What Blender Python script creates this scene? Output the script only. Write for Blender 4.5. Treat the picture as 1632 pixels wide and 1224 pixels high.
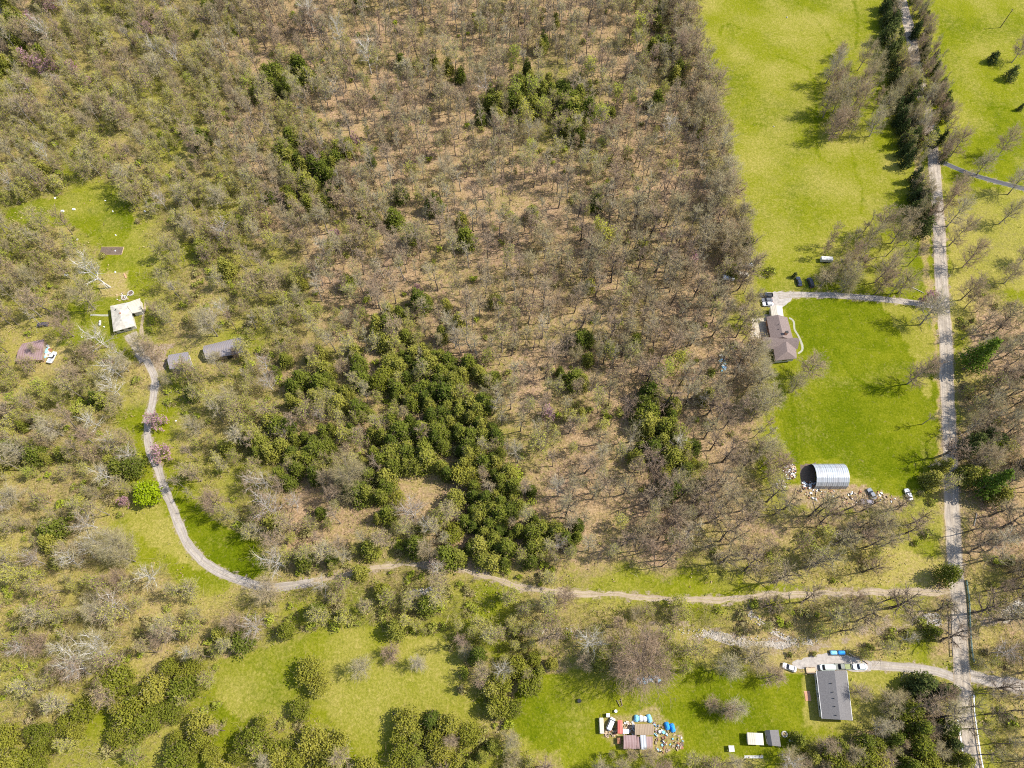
import bpy, math, random
import numpy as np
from mathutils import Vector

random.seed(7)
rng = np.random.default_rng(7)

# ------------------------------------------------------------------ camera, world, sun, exposure
for o in list(bpy.data.objects):
    bpy.data.objects.remove(o)
scene = bpy.context.scene
col = scene.collection
F, TH, HC = 1144.0, math.radians(26.0), 250.0      # focal length in photo pixels, tilt from straight down, height
cd = bpy.data.cameras.new('camera')
cam = bpy.data.objects.new('camera', cd); col.objects.link(cam)
cam.location = (0, 0, HC); cam.rotation_euler = (TH, 0, 0)
cd.sensor_width = 36.0; cd.lens = 36.0 * F / 1632.0
cd.clip_start = 1.0; cd.clip_end = 20000
scene.camera = cam

SUN_EL = math.radians(50)
SHADOW = Vector((-1.0, -0.13, 0)).normalized()      # direction in which shadows fall on the ground
sdir = Vector((-SHADOW.x * math.cos(SUN_EL), -SHADOW.y * math.cos(SUN_EL), math.sin(SUN_EL)))
w = bpy.data.worlds.new('World'); scene.world = w; w.use_nodes = True
nt = w.node_tree
sky = nt.nodes.new('ShaderNodeTexSky'); sky.sky_type = 'NISHITA'; sky.sun_disc = False
sky.sun_elevation = SUN_EL; sky.sun_rotation = math.atan2(sdir.x, sdir.y)
bg = nt.nodes['Background']; nt.links.new(sky.outputs[0], bg.inputs[0]); bg.inputs[1].default_value = 0.15
sl = bpy.data.lights.new('sun', 'SUN'); sl.energy = 4.2; sl.angle = math.radians(0.5); sl.color = (1.0, 0.955, 0.88)
so = bpy.data.objects.new('sun', sl); col.objects.link(so)
so.rotation_euler = sdir.to_track_quat('Z', 'Y').to_euler()
scene.view_settings.view_transform = 'Standard'; scene.view_settings.look = 'None'
scene.view_settings.gamma = 1.0; scene.view_settings.exposure = 0.70
scene.render.engine = 'CYCLES'
scene.cycles.use_denoising = False
scene.cycles.max_bounces = 4; scene.cycles.diffuse_bounces = 2; scene.cycles.transparent_max_bounces = 4
scene.cycles.use_adaptive_sampling = False
scene.cycles.filter_width = 1.05

# ------------------------------------------------------------------ photo pixel <-> world
CT, ST = math.cos(TH), math.sin(TH)
def G(u, v, z=0.0):
    dx = (u - 816.0) / F; dy = (612.0 - v) / F
    t = (HC - z) / (CT - dy * ST)
    return (dx * t, (ST + dy * CT) * t)
def P3(u, v, z=0.0):
    x, y = G(u, v, z); return Vector((x, y, z))
def proj(x, y, z):
    dz = z - HC
    d = y * ST - dz * CT                       # depth
    up = y * CT + dz * ST
    return 816.0 + F * x / d, 612.0 - F * up / d, d
def inpoly(u, v, poly):
    u = np.asarray(u, float); v = np.asarray(v, float)
    ins = np.zeros(u.shape, bool); n = len(poly)
    for i in range(n):
        x0, y0 = poly[i]; x1, y1 = poly[(i + 1) % n]
        if y0 == y1: continue
        c = ((y0 > v) != (y1 > v)) & (u < (x1 - x0) * (v - y0) / (y1 - y0) + x0)
        ins ^= c
    return ins
_lat = rng.random((256, 256))
def vnoise(x, y, s):
    x = np.asarray(x, float) / s + 500.3; y = np.asarray(y, float) / s + 500.7
    xi = np.floor(x).astype(int); yi = np.floor(y).astype(int)
    fx = x - xi; fy = y - yi; fx = fx * fx * (3 - 2 * fx); fy = fy * fy * (3 - 2 * fy)
    a = _lat[xi % 256, yi % 256]; b = _lat[(xi + 1) % 256, yi % 256]
    c = _lat[xi % 256, (yi + 1) % 256]; d = _lat[(xi + 1) % 256, (yi + 1) % 256]
    return (a * (1 - fx) + b * fx) * (1 - fy) + (c * (1 - fx) + d * fx) * fy

# ------------------------------------------------------------------ materials
def mat(name, base=(0.5, 0.5, 0.5), rough=0.8, metal=0.0, spec=0.3):
    m = bpy.data.materials.new(name); m.use_nodes = True
    b = m.node_tree.nodes['Principled BSDF']
    b.inputs['Base Color'].default_value = (*base, 1); b.inputs['Roughness'].default_value = rough
    b.inputs['Metallic'].default_value = metal; b.inputs['Specular IOR Level'].default_value = spec
    return m
def N(m, t, **kw):
    n = m.node_tree.nodes.new(t)
    for k, v in kw.items(): setattr(n, k, v)
    return n
def L(m, a, b): m.node_tree.links.new(a, b)
def noise_node(m, scale, detail=4, rough=0.6, coord='Object', dist=0.0):
    tc = N(m, 'ShaderNodeTexCoord'); n = N(m, 'ShaderNodeTexNoise')
    n.inputs['Scale'].default_value = scale; n.inputs['Detail'].default_value = detail
    n.inputs['Roughness'].default_value = rough; n.inputs['Distortion'].default_value = dist
    L(m, tc.outputs[coord], n.inputs['Vector']); return n.outputs['Fac']
def ramp(m, src, stops):
    r = N(m, 'ShaderNodeValToRGB'); e = r.color_ramp.elements
    e[0].position, e[0].color = stops[0][0], (*stops[0][1], 1)
    e[1].position, e[1].color = stops[-1][0], (*stops[-1][1], 1)
    for p, c in stops[1:-1]:
        x = e.new(p); x.color = (*c, 1)
    L(m, src, r.inputs['Fac']); return r.outputs['Color']
def mixc(m, fac, a, b, mode='MIX'):
    n = N(m, 'ShaderNodeMix', data_type='RGBA', blend_type=mode)
    for s, v in ((n.inputs['Factor'], fac), (n.inputs['A'], a), (n.inputs['B'], b)):
        if hasattr(v, 'is_output'): L(m, v, s)
        elif isinstance(v, (int, float)): s.default_value = v
        else: s.default_value = (*v, 1)
    return n.outputs['Result']
def math_(m, op, a, b=0.0, clamp=False):
    n = N(m, 'ShaderNodeMath', operation=op, use_clamp=clamp)
    for s, v in ((n.inputs[0], a), (n.inputs[1], b)):
        if hasattr(v, 'is_output'): L(m, v, s)
        else: s.default_value = v
    return n.outputs[0]
def mottled(name, c1, c2, scale=1.5, rough=0.85, metal=0.0, detail=5, bump=0.0):
    m = mat(name, c1, rough, metal); b = m.node_tree.nodes['Principled BSDF']
    f = noise_node(m, scale, detail, 0.65)
    c = ramp(m, f, [(0.32, c1), (0.68, c2)]); L(m, c, b.inputs['Base Color'])
    if bump:
        bn = N(m, 'ShaderNodeBump'); bn.inputs['Strength'].default_value = 1; bn.inputs['Distance'].default_value = bump
        L(m, f, bn.inputs['Height']); L(m, bn.outputs[0], b.inputs['Normal'])
    return m
def striped(name, c1, c2, period, axis=0, rough=0.6, metal=0.0, wear=0.35, wearc=(0.25, 0.15, 0.1), wscale=0.6, bump=0.04):
    m = mat(name, c1, rough, metal); b = m.node_tree.nodes['Principled BSDF']
    tc = N(m, 'ShaderNodeTexCoord'); sx = N(m, 'ShaderNodeSeparateXYZ'); L(m, tc.outputs['Object'], sx.inputs[0])
    s = math_(m, 'SINE', math_(m, 'MULTIPLY', sx.outputs[axis], 2 * math.pi / period))
    s = math_(m, 'MULTIPLY_ADD', s, 0.5); m.node_tree.nodes[-1].inputs[2].default_value = 0.5
    c = mixc(m, s, c1, c2)
    f = noise_node(m, wscale, 6, 0.7)
    wf = ramp(m, f, [(0.5 - 0.2 * wear, (0, 0, 0)), (0.72, (wear, wear, wear))])
    c = mixc(m, wf, c, wearc); L(m, c, b.inputs['Base Color'])
    bn = N(m, 'ShaderNodeBump'); bn.inputs['Strength'].default_value = 0.6; bn.inputs['Distance'].default_value = bump
    L(m, s, bn.inputs['Height']); L(m, bn.outputs[0], b.inputs['Normal'])
    return m
def toned(name, stops, translucent=0.0, rough=0.8):
    """colour picked along a ramp by the plant's own tone (vertex attribute plus object random)"""
    m = mat(name, stops[0][1], rough, 0, 0.0); b = m.node_tree.nodes['Principled BSDF']
    a = N(m, 'ShaderNodeAttribute', attribute_name='tone'); oi = N(m, 'ShaderNodeObjectInfo')
    s = math_(m, 'FRACT', math_(m, 'ADD', a.outputs['Fac'], oi.outputs['Random']))
    tri = math_(m, 'MULTIPLY', math_(m, 'ABSOLUTE', math_(m, 'SUBTRACT', s, 0.5)), 2.0)
    a2 = N(m, 'ShaderNodeAttribute', attribute_name='var')
    t = math_(m, 'ADD', math_(m, 'MULTIPLY', tri, 0.75), math_(m, 'MULTIPLY', a2.outputs['Fac'], 0.25), True)
    c = ramp(m, t, stops); L(m, c, b.inputs['Base Color'])
    if translucent:
        tr = N(m, 'ShaderNodeBsdfTranslucent'); mx = N(m, 'ShaderNodeMixShader'); mx.inputs[0].default_value = translucent
        L(m, c, tr.inputs['Color']); L(m, b.outputs[0], mx.inputs[1]); L(m, tr.outputs[0], mx.inputs[2])
        L(m, mx.outputs[0], m.node_tree.nodes['Material Output'].inputs['Surface'])
    return m

M = {}
M['bark'] = toned('bark', [(0, (0.14, 0.105, 0.08)), (0.5, (0.24, 0.20, 0.155)), (1, (0.34, 0.30, 0.25))])
M['twig'] = toned('twig', [(0, (0.36, 0.24, 0.165)), (0.35, (0.47, 0.35, 0.22)), (0.7, (0.44, 0.38, 0.17)), (1, (0.55, 0.46, 0.34))], 0.25)
M['dark_bark'] = toned('dark_bark', [(0, (0.075, 0.058, 0.048)), (1, (0.17, 0.14, 0.115))])
M['pale_bark'] = toned('pale_bark', [(0, (0.42, 0.38, 0.33)), (1, (0.68, 0.64, 0.58))])
M['bud'] = toned('bud_leaf', [(0, (0.26, 0.30, 0.04)), (0.5, (0.38, 0.38, 0.06)), (1, (0.50, 0.45, 0.09))], 0.3)
M['spring'] = toned('spring_leaf', [(0, (0.30, 0.36, 0.04)), (0.5, (0.42, 0.44, 0.06)), (1, (0.52, 0.46, 0.06))], 0.3)
M['haze_bud'] = toned('swelling_bud', [(0, (0.42, 0.30, 0.16)), (0.35, (0.36, 0.32, 0.10)), (0.7, (0.33, 0.34, 0.06)), (1, (0.44, 0.33, 0.20))], 0.3)
M['cedar'] = toned('cedar_foliage', [(0, (0.06, 0.085, 0.014)), (0.5, (0.145, 0.16, 0.022)), (1, (0.30, 0.27, 0.05))], 0.1)
M['olive'] = toned('olive_foliage', [(0, (0.12, 0.14, 0.018)), (0.5, (0.20, 0.20, 0.024)), (1, (0.30, 0.265, 0.045))], 0.15)
M['dark'] = toned('dark_foliage', [(0, (0.035, 0.055, 0.018)), (1, (0.10, 0.115, 0.03))], 0.1)
M['pine'] = toned('pine_foliage', [(0, (0.06, 0.10, 0.014)), (1, (0.14, 0.19, 0.02))], 0.1)
M['lime'] = toned('lime_foliage', [(0, (0.14, 0.21, 0.006)), (1, (0.28, 0.35, 0.012))], 0.2)
M['pink'] = toned('redbud_blossom', [(0, (0.34, 0.17, 0.21)), (1, (0.44, 0.25, 0.30))], 0.2)
M['brush'] = toned('brush', [(0, (0.38, 0.29, 0.17)), (0.35, (0.27, 0.26, 0.06)), (0.65, (0.27, 0.31, 0.03)), (1, (0.36, 0.37, 0.05))], 0.15)
M['straw'] = toned('dry_stalks', [(0, (0.24, 0.16, 0.08)), (0.5, (0.38, 0.28, 0.13)), (1, (0.5, 0.4, 0.22))])

# ------------------------------------------------------------------ mesh and object helpers
def mesh_np(name, V, tris, quads, mats, mi_t=None, mi_q=None, tone=None, var=None):
    me = bpy.data.meshes.new(name)
    V = np.asarray(V, np.float32).reshape(-1, 3)
    tris = np.asarray(tris, np.int32).reshape(-1, 3); quads = np.asarray(quads, np.int32).reshape(-1, 4)
    nt_, nq = len(tris), len(quads)
    me.vertices.add(len(V)); me.vertices.foreach_set('co', V.ravel())
    me.loops.add(nt_ * 3 + nq * 4)
    me.loops.foreach_set('vertex_index', np.concatenate([tris.ravel(), quads.ravel()]).astype(np.int32))
    me.polygons.add(nt_ + nq)
    me.polygons.foreach_set('loop_start', np.concatenate([np.arange(nt_) * 3, nt_ * 3 + np.arange(nq) * 4]).astype(np.int32))
    me.polygons.foreach_set('loop_total', np.concatenate([np.full(nt_, 3), np.full(nq, 4)]).astype(np.int32))
    mi = np.concatenate([np.zeros(nt_, int) if mi_t is None else mi_t, np.zeros(nq, int) if mi_q is None else mi_q])
    me.polygons.foreach_set('material_index', mi.astype(np.int32))
    me.update(calc_edges=True)
    for nm, arr in (('tone', tone), ('var', var)):
        a = me.attributes.new(nm, 'FLOAT', 'POINT')
        a.data.foreach_set('value', (np.zeros(len(V)) if arr is None else arr).astype(np.float32))
    for m in mats: me.materials.append(m)
    return me
class MB:
    """collects boxes, prisms and polygons into one mesh"""
    def __init__(s): s.v = []; s.f = []
    def poly(s, pts):
        n = len(s.v); s.v += [tuple(p) for p in pts]; s.f.append(tuple(range(n, n + len(pts)))); return s
    def box(s, c, d, rz=0.0, taper=1.0):
        n = len(s.v); ca, sa = math.cos(rz), math.sin(rz)
        for sz, k in ((-1, 1.0), (1, taper)):
            for sx, sy in ((-1, -1), (1, -1), (1, 1), (-1, 1)):
                x, y = sx * d[0] / 2 * k, sy * d[1] / 2 * k
                s.v.append((c[0] + x * ca - y * sa, c[1] + x * sa + y * ca, c[2] + sz * d[2] / 2))
        for f in ((0, 3, 2, 1), (4, 5, 6, 7), (0, 1, 5, 4), (1, 2, 6, 5), (2, 3, 7, 6), (3, 0, 4, 7)): s.f.append(tuple(n + i for i in f))
        return s
    def cyl(s, p0, p1, r0, r1=None, k=10):
        r1 = r0 if r1 is None else r1
        p0 = Vector(p0); p1 = Vector(p1); a = (p1 - p0).normalized()
        b = a.cross(Vector((0, 0, 1)) if abs(a.z) < 0.9 else Vector((1, 0, 0))).normalized(); c = a.cross(b)
        n = len(s.v)
        for p, r in ((p0, r0), (p1, r1)):
            for i in range(k):
                t = 2 * math.pi * i / k; s.v.append(tuple(p + b * (r * math.cos(t)) + c * (r * math.sin(t))))
        for i in range(k): s.f.append((n + i, n + (i + 1) % k, n + k + (i + 1) % k, n + k + i))
        s.f.append(tuple(n + i for i in reversed(range(k)))); s.f.append(tuple(n + k + i for i in range(k)))
        return s
    def prism(s, prof, y0, y1):
        """profile in x,z swept along y"""
        n = len(s.v); k = len(prof)
        for y in (y0, y1):
            for x, z in prof: s.v.append((x, y, z))
        for i in range(k): s.f.append((n + i, n + (i + 1) % k, n + k + (i + 1) % k, n + k + i))
        s.f.append(tuple(n + i for i in reversed(range(k)))); s.f.append(tuple(n + k + i for i in range(k)))
        return s
    def build(s, name, m, parent=None, smooth=False):
        me = bpy.data.meshes.new(name); me.from_pydata(s.v, [], s.f); me.update()
        me.materials.append(m)
        if smooth:
            for p in me.polygons: p.use_smooth = True
        o = bpy.data.objects.new(name, me); col.objects.link(o); o.parent = parent
        return o
def tag(o, label=None, cat=None, group=None, kind=None):
    if label: o['label'] = label
    if cat: o['category'] = cat
    if group: o['group'] = group
    if kind: o['kind'] = kind
    return o
def empty(name, loc, rz, label, cat, group=None):
    o = bpy.data.objects.new(name, None); col.objects.link(o); o.empty_display_size = 0.5
    o.location = loc; o.rotation_euler = (0, 0, rz); return tag(o, label, cat, group)
def add(name, me, parent=None, loc=(0, 0, 0)):
    o = bpy.data.objects.new(name, me); col.objects.link(o); o.parent = parent; o.location = loc; return o

# ------------------------------------------------------------------ roads (pixel centre lines, widths in metres)
MAIN = [(1434, -40), (1437, 0), (1446, 32), (1452, 60), (1460, 100), (1470, 150), (1479, 190), (1485, 225), (1489, 265), (1491, 290), (1494, 330),
        (1497, 368), (1499, 418), (1501, 456), (1505, 506), (1508, 556), (1509, 606), (1510, 637), (1513, 687), (1515, 737), (1517, 812),
        (1520, 862), (1523, 912), (1526, 943), (1529, 993), (1531, 1043), (1534, 1093), (1539, 1143), (1546, 1205), (1552, 1262)]
TRACK = [(231, 570), (247, 600), (246, 620), (242, 645), (236, 672), (235, 697), (241, 722), (250, 744), (260, 772), (272, 802), (284, 832), (296, 862), (313, 884),
         (333, 901), (357, 915), (390, 928), (425, 935), (460, 934), (500, 927)]
TRACK2 = [(500, 927), (540, 916), (600, 905), (650, 900), (700, 902), (760, 913), (830, 935), (880, 943), (940, 947), (1000, 949), (1050, 953),
          (1130, 956), (1180, 953), (1240, 948), (1350, 945), (1440, 943), (1522, 943)]
YARD = [(231, 574), (222, 562), (212, 545), (207, 532)]
HDRIVE = [(1497, 489), (1470, 485), (1449, 482), (1399, 476), (1349, 472), (1306, 470), (1262, 470), (1240, 472)]
BDRIVE = [(1528, 1084), (1506, 1074), (1474, 1068), (1424, 1062), (1384, 1060), (1350, 1056)]
EDRIVE = [(1494, 255), (1519, 266), (1549, 278), (1586, 289), (1632, 301), (1680, 316)]
GRAVEL = [(1540, 1076), (1560, 1080), (1584, 1084), (1620, 1092), (1680, 1102)]
CREEK = [(820, 1000), (870, 1012), (930, 1010), (990, 1012), (1060, 1005), (1120, 1010), (1165, 1020), (1205, 1027), (1245, 1028), (1295, 1024), (1330, 1013), (1400, 1000), (1450, 992), (1490, 990),
         (1530, 992), (1575, 985), (1610, 975), (1650, 955)]
CREEK2 = [(1195, 975), (1224, 1000), (1249, 1015), (1272, 1024)]
def spline(px, step=1.5, z=0.0):
    P = [Vector(G(u, v, 0)) for u, v in px]
    out = []
    for i in range(len(P) - 1):
        p0 = P[max(i - 1, 0)]; p1 = P[i]; p2 = P[i + 1]; p3 = P[min(i + 2, len(P) - 1)]
        n = max(2, int((p2 - p1).length / step))
        for k in range(n):
            t = k / n
            out.append(0.5 * ((2 * p1) + (p2 - p0) * t + (2 * p0 - 5 * p1 + 4 * p2 - p3) * t * t + (3 * p1 - p0 - 3 * p2 + p3) * t ** 3))
    out.append(P[-1]); return out
def ribbon_pts(px, width, wob=0.25, step=1.5, z=0.02, cross=4):
    C = spline(px, step); V = []; Fc = []
    for i, c in enumerate(C):
        a = C[max(i - 1, 0)]; b = C[min(i + 1, len(C) - 1)]; t = (b - a).normalized(); n = Vector((-t.y, t.x))
        wl = width / 2 + wob * (float(vnoise(i * step, 3.0, 3.5)) - 0.5) * 2 + wob * (float(vnoise(i * step, 9.0, 1.2)) - 0.5)
        wr = width / 2 + wob * (float(vnoise(i * step, 40.0, 3.5)) - 0.5) * 2 + wob * (float(vnoise(i * step, 49.0, 1.2)) - 0.5)
        for k in range(cross + 1):
            q = c + n * (wl + (-wr - wl) * k / cross); V.append((q.x, q.y, z))
    m = cross + 1
    for i in range(len(C) - 1):
        for k in range(cross): Fc.append((i * m + k + 1, i * m + k, (i + 1) * m + k, (i + 1) * m + k + 1))
    return V, Fc
def ribbon(name, px, width, m, **kw):
    V, Fc = ribbon_pts(px, width, **kw)
    me = bpy.data.meshes.new(name); me.from_pydata(V, [], Fc); me.materials.append(m); me.update()
    uv = me.attributes.new('across', 'FLOAT', 'POINT'); cr = kw.get('cross', 4) + 1
    uv.data.foreach_set('value', np.array([(i % cr) / (cr - 1) for i in range(len(V))], np.float32))
    return tag(add(name, me), kind='structure')

# distance-to-road test
_roads = [(MAIN, 2.7), (TRACK, 1.6), (TRACK2, 1.3), (YARD, 1.9), (HDRIVE, 1.4), (BDRIVE, 1.6), (EDRIVE, 1.2), (GRAVEL, 2.0)]
_segs = [(np.array([[p.x, p.y] for p in spline(px, 3.0)]), r) for px, r in _roads]
_creek = [(np.array([[p.x, p.y] for p in spline(px, 3.0)]), r) for px, r in ((CREEK, 1.8), (CREEK2, 1.0))]
def road_clear(x, y, extra, which=_segs):
    x = np.atleast_1d(x); y = np.atleast_1d(y); d = np.full(x.shape, 1e9)
    for a, r in which:
        for k in range(0, len(x), 20000):
            dd = np.sqrt(((x[k:k + 20000, None] - a[None, :, 0]) ** 2 + (y[k:k + 20000, None] - a[None, :, 1]) ** 2).min(1)) - r
            d[k:k + 20000] = np.minimum(d[k:k + 20000], dd)
    return d > extra

# ------------------------------------------------------------------ cover map of the land (48 px cells of the photo)
CELL = [
 "mooooooobbbbbbbbbbbbbmm...........",
 "moooooobbbbbbbbbbbbbbbm...........",
 "oooooooobmbbbbbbbmmbbmmb..........",
 "oooooooobmbbbbbbmmgmbbbb..........",
 "ooogooobbmbbbbbbbbgbbbbb..........",
 "ogoooooobmmbbbbbbbbbbbbb..........",
 "gg..ooogobmbbbbbbbbbbbbb..........",
 "oo...oogbbbmbbbbbbbbbbbbb.........",
 "ooo..ogooobbbbbbbbbbbbbbb.........",
 "oo....ogogbbbbbbbbbbbbbbb.......s.",
 "oo....ooogobbmbbbbbbbbbb........bb",
 "oo....oggoomcccbbbbmbbbbb.......bb",
 "oog..gogommccccmbbbmbbbbb.......mb",
 "mogg..goomcccccmmbmbbcmbb.......bb",
 "mmog..oommccccccmbmbbccbb.......bb",
 "goog..oogbmccccccmbbbbmbb......mmb",
 "sgso..oosbbmccccccbbbbbbbs.....smb",
 "sgs....ssbbmmcccccmbbbbbbbbbbbs.bb",
 "ssss.....bmmmgccccmbbbbsssssss.bbb",
 "ssssso..sgggsgsmg.s........ss..bss",
 "sssssssssggggggggommogmmgossssss.bbs",
 "sssssssmggsg...gmmggoogsssssss.bss",
 "ssssyyy..m.....ommm.s....os.....ss",
 "ssyyyyy.yy....m.mmy.....s....mmb.s",
 "yyyyyyy.yyy..yyyg.......s...mmmm.s",
 "yyyyyyyyyyyyyyyyym.....ss.smmmmm.s"]
CELL = [r[:34] for r in CELL]
KINDS = "boscmyg."
CG = np.array([[KINDS.index(c) for c in r] for r in CELL])
CG[9:12, 5] = 1; CG[12, 3:5] = 2; CG[11, 1:3] = 2
CG[12:16, 10:12] = 4; CG[13:18, 12] = 4; CG[16:18, 13] = 3; CG[17, 14:19] = 3; CG[18, 16:19] = 3; CG[15:17, 9:12] = 4; CG[17, 9:12] = 0; CG[18, 16:19] = 4; CG[19, 12:18] = 6; CG[20:22, 15:24][CG[20:22, 15:24] == 4] = 6; CG[11:13, 12:15] = 3
def cell_at(u, v):
    i = np.clip(np.floor(np.asarray(v) / 48.0), 0, 25).astype(int); j = np.clip(np.floor(np.asarray(u) / 48.0), 0, 33).astype(int)
    return CG[i, j]
# grass, fresh, dry, bare
COV = np.array([(0.16, 0.05, 0.2, 0.02), (0.66, 0.25, 0.42, 0.0), (0.66, 0.1, 0.75, 0.0), (0.25, 0.0, 0.3, 0), (0.35, 0.1, 0.3, 0),
                (0.85, 0.25, 0.35, 0), (0.70, 0.45, 0.25, 0), (1.0, 0.28, 0.22, 0)])
def cover(u, v):
    gu = np.clip(u / 48.0 - 0.5, 0, 32.999); gv = np.clip(v / 48.0 - 0.5, 0, 24.999)
    j = np.floor(gu).astype(int); i = np.floor(gv).astype(int); fu = (gu - j)[..., None]; fv = (gv - i)[..., None]
    C = COV[CG]
    return (C[i, j] * (1 - fu) + C[i, j + 1] * fu) * (1 - fv) + (C[i + 1, j] * (1 - fu) + C[i + 1, j + 1] * fu) * fv
# polygons painted over the map: (points, cover, clear of trees)
LAWN_BIG = [(1095, -60), (1420, -60), (1428, 0), (1438, 60), (1440, 130), (1450, 230), (1458, 300), (1462, 340), (1475, 400), (1480, 470), (1225, 468), (1200, 440), (1192, 400), (1168, 300), (1142, 150), (1118, 60)]
LAWN_EAST = [(1490, -60), (1700, -60), (1700, 290), (1560, 262), (1520, 235), (1500, 120)]
LAWN_HOUSE = [(1250, 482), (1300, 476), (1400, 480), (1470, 490), (1490, 560), (1494, 700), (1497, 720), (1460, 765), (1355, 758), (1340, 735), (1290, 735), (1262, 745), (1255, 720), (1240, 660), (1235, 600), (1278, 560), (1270, 520)]
CLEAR_NW = [(10, 335), (60, 318), (110, 310), (185, 305), (208, 325), (212, 345), (195, 400), (203, 430), (214, 470), (232, 490), (224, 540), (205, 560), (150, 545), (95, 555), (85, 520), (130, 480), (165, 450), (170, 400), (150, 375), (110, 362), (60, 360), (12, 352)]
MEADOW_S = [(345, 1050), (440, 1030), (520, 1000), (600, 1000), (700, 1020), (740, 1060), (745, 1110), (775, 1130), (740, 1165), (640, 1180), (580, 1215), (520, 1130), (440, 1130), (380, 1150), (345, 1110)]
YARD_S = [(830, 1085), (940, 1060), (1060, 1080), (1110, 1060), (1180, 1080), (1270, 1070), (1300, 1080), (1290, 1165), (1250, 1205), (1100, 1215), (1010, 1205), (930, 1215), (850, 1190), (800, 1150), (820, 1110)]
FRESH_STRIP = [(268, 770), (300, 800), (360, 840), (405, 860), (428, 905), (400, 925), (340, 900), (300, 860), (283, 820)]
CLEAR_LIME = [(205, 800), (250, 790), (275, 830), (300, 880), (340, 910), (300, 905), (240, 870), (210, 840)]
PATCH_SE = [(1250, 875), (1350, 865), (1500, 890), (1505, 930), (1300, 935), (1180, 930), (1200, 900)]
BH_LAWN = [(1355, 1072), (1420, 1070), (1520, 1085), (1520, 1100), (1440, 1110), (1400, 1160), (1360, 1170), (1300, 1160), (1280, 1160), (1280, 1080)]
JUNK = [(1255, 770), (1360, 772), (1450, 800), (1440, 815), (1330, 812), (1250, 805)]
JUNK2 = [(950, 1150), (985, 1142), (1010, 1138), (1045, 1120), (1062, 1140), (1085, 1160), (1092, 1195), (1060, 1204), (1000, 1200), (980, 1192), (958, 1175)]
EASTSIDE = [(1500, 290), (1700, 320), (1700, 470), (1560, 460), (1515, 560), (1512, 400)]
ROADEDGE = [(1425, -50), (1445, 100), (1468, 250), (1480, 380), (1488, 470), (1500, 600), (1505, 800), (1512, 920), (1500, 940), (1498, 700), (1486, 520), (1468, 400), (1455, 250), (1430, 100), (1410, -50)]
HOUSE_PAD = [(1212, 466), (1262, 464), (1262, 478), (1247, 490), (1226, 490), (1212, 478)]
BPAD = [(1262, 1056), (1290, 1046), (1316, 1042), (1345, 1042), (1370, 1050), (1388, 1056), (1388, 1069), (1300, 1070), (1282, 1066), (1262, 1066)]
PAINT = [(LAWN_BIG, (1, 0.3, 0.35, 0)), (LAWN_EAST, (1, 0.35, 0.25, 0)), (EASTSIDE, (0.85, 0.3, 0.6, 0.0)), (CLEAR_NW, (0.95, 0.6, 0.2, 0)),
         (MEADOW_S, (1, 0.3, 0.4, 0)), (YARD_S, (1, 0.6, 0.12, 0)), (CLEAR_LIME, (1, 0.25, 0.6, 0)), (FRESH_STRIP, (1, 0.8, 0.0, 0)), (PATCH_SE, (0.75, 0.0, 0.95, 0)),
         (BH_LAWN, (0.95, 0.35, 0.6, 0)), (LAWN_HOUSE, (1, 0.68, 0.04, 0)),
         (JUNK, (0.3, 0, 0.3, 0.35)), (JUNK2, (0.6, 0.3, 0.4, 0.28)), (ROADEDGE, (0.5, 0.1, 0.8, 0.1)),
         ([(1400, 470), (1480, 500), (1490, 560), (1480, 640), (1450, 560), (1415, 500)], (0.95, 0.15, 0.5, 0)),
         ([(150, 440), (205, 430), (200, 470), (160, 470)], (0.6, 0.1, 0.6, 0.2)), ([(204, 538), (240, 548), (276, 546), (268, 566), (262, 590), (238, 592), (215, 560)], (0.3, 0, 0.3, 0.62)),
         ([(1200, 505), (1226, 508), (1230, 545), (1200, 545)], (0.2, 0, 0.2, 0.8))]
NOTREE = [LAWN_BIG, LAWN_EAST, LAWN_HOUSE, CLEAR_NW, MEADOW_S, YARD_S, FRESH_STRIP, CLEAR_LIME, BH_LAWN, HOUSE_PAD, BPAD,
          [(1190, 495), (1285, 495), (1285, 585), (1190, 570)], [(20, 535), (95, 535), (100, 590), (20, 585)],
          [(1308, 1018), (1360, 1018), (1360, 1056), (1272, 1088), (1272, 1050), (1308, 1046)],
          [(200, 540), (316, 545), (316, 604), (240, 604), (225, 585)], [(316, 532), (396, 532), (396, 597), (316, 597)],
          [(1240, 735), (1360, 730), (1460, 775), (1460, 805), (1250, 805)], [(1530, 800), (1570, 800), (1570, 835), (1530, 835)]]

# the ground: one sheet, fine in the middle, reaching the horizon
def axis(a, b, s):
    c = np.arange(a, b + s, s); o1 = [a - 12, a - 60, a - 250, a - 1200, a - 6000]; o2 = [b + 12, b + 60, b + 250, b + 1200, b + 6000]
    return np.concatenate([o1[::-1], c, o2])
gx = axis(-300, 300, 1.1); gy = axis(-50, 400, 1.1)
XX, YY = np.meshgrid(gx, gy); nx, ny = len(gx), len(gy)
Vg = np.stack([XX.ravel(), YY.ravel(), np.zeros(XX.size)], 1)
idx = np.arange(nx * ny).reshape(ny, nx)
Q = np.stack([idx[:-1, :-1], idx[:-1, 1:], idx[1:, 1:], idx[1:, :-1]], -1).reshape(-1, 4)
cu, cv, _ = proj(np.clip(Vg[:, 0], -320, 320), np.clip(Vg[:, 1], -60, 420), 0.0)
ju = cu + (vnoise(Vg[:, 0], Vg[:, 1], 7) - 0.5) * 42; jv = cv + (vnoise(Vg[:, 0] + 99, Vg[:, 1], 7) - 0.5) * 42
cov = cover(ju, jv)
cov[:, :3] += ((vnoise(Vg[:, 0], Vg[:, 1], 14) - 0.5) * 0.5)[:, None] * np.array([1, 0.6, -0.4]) * (cov[:, :1] < 0.9)
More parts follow.
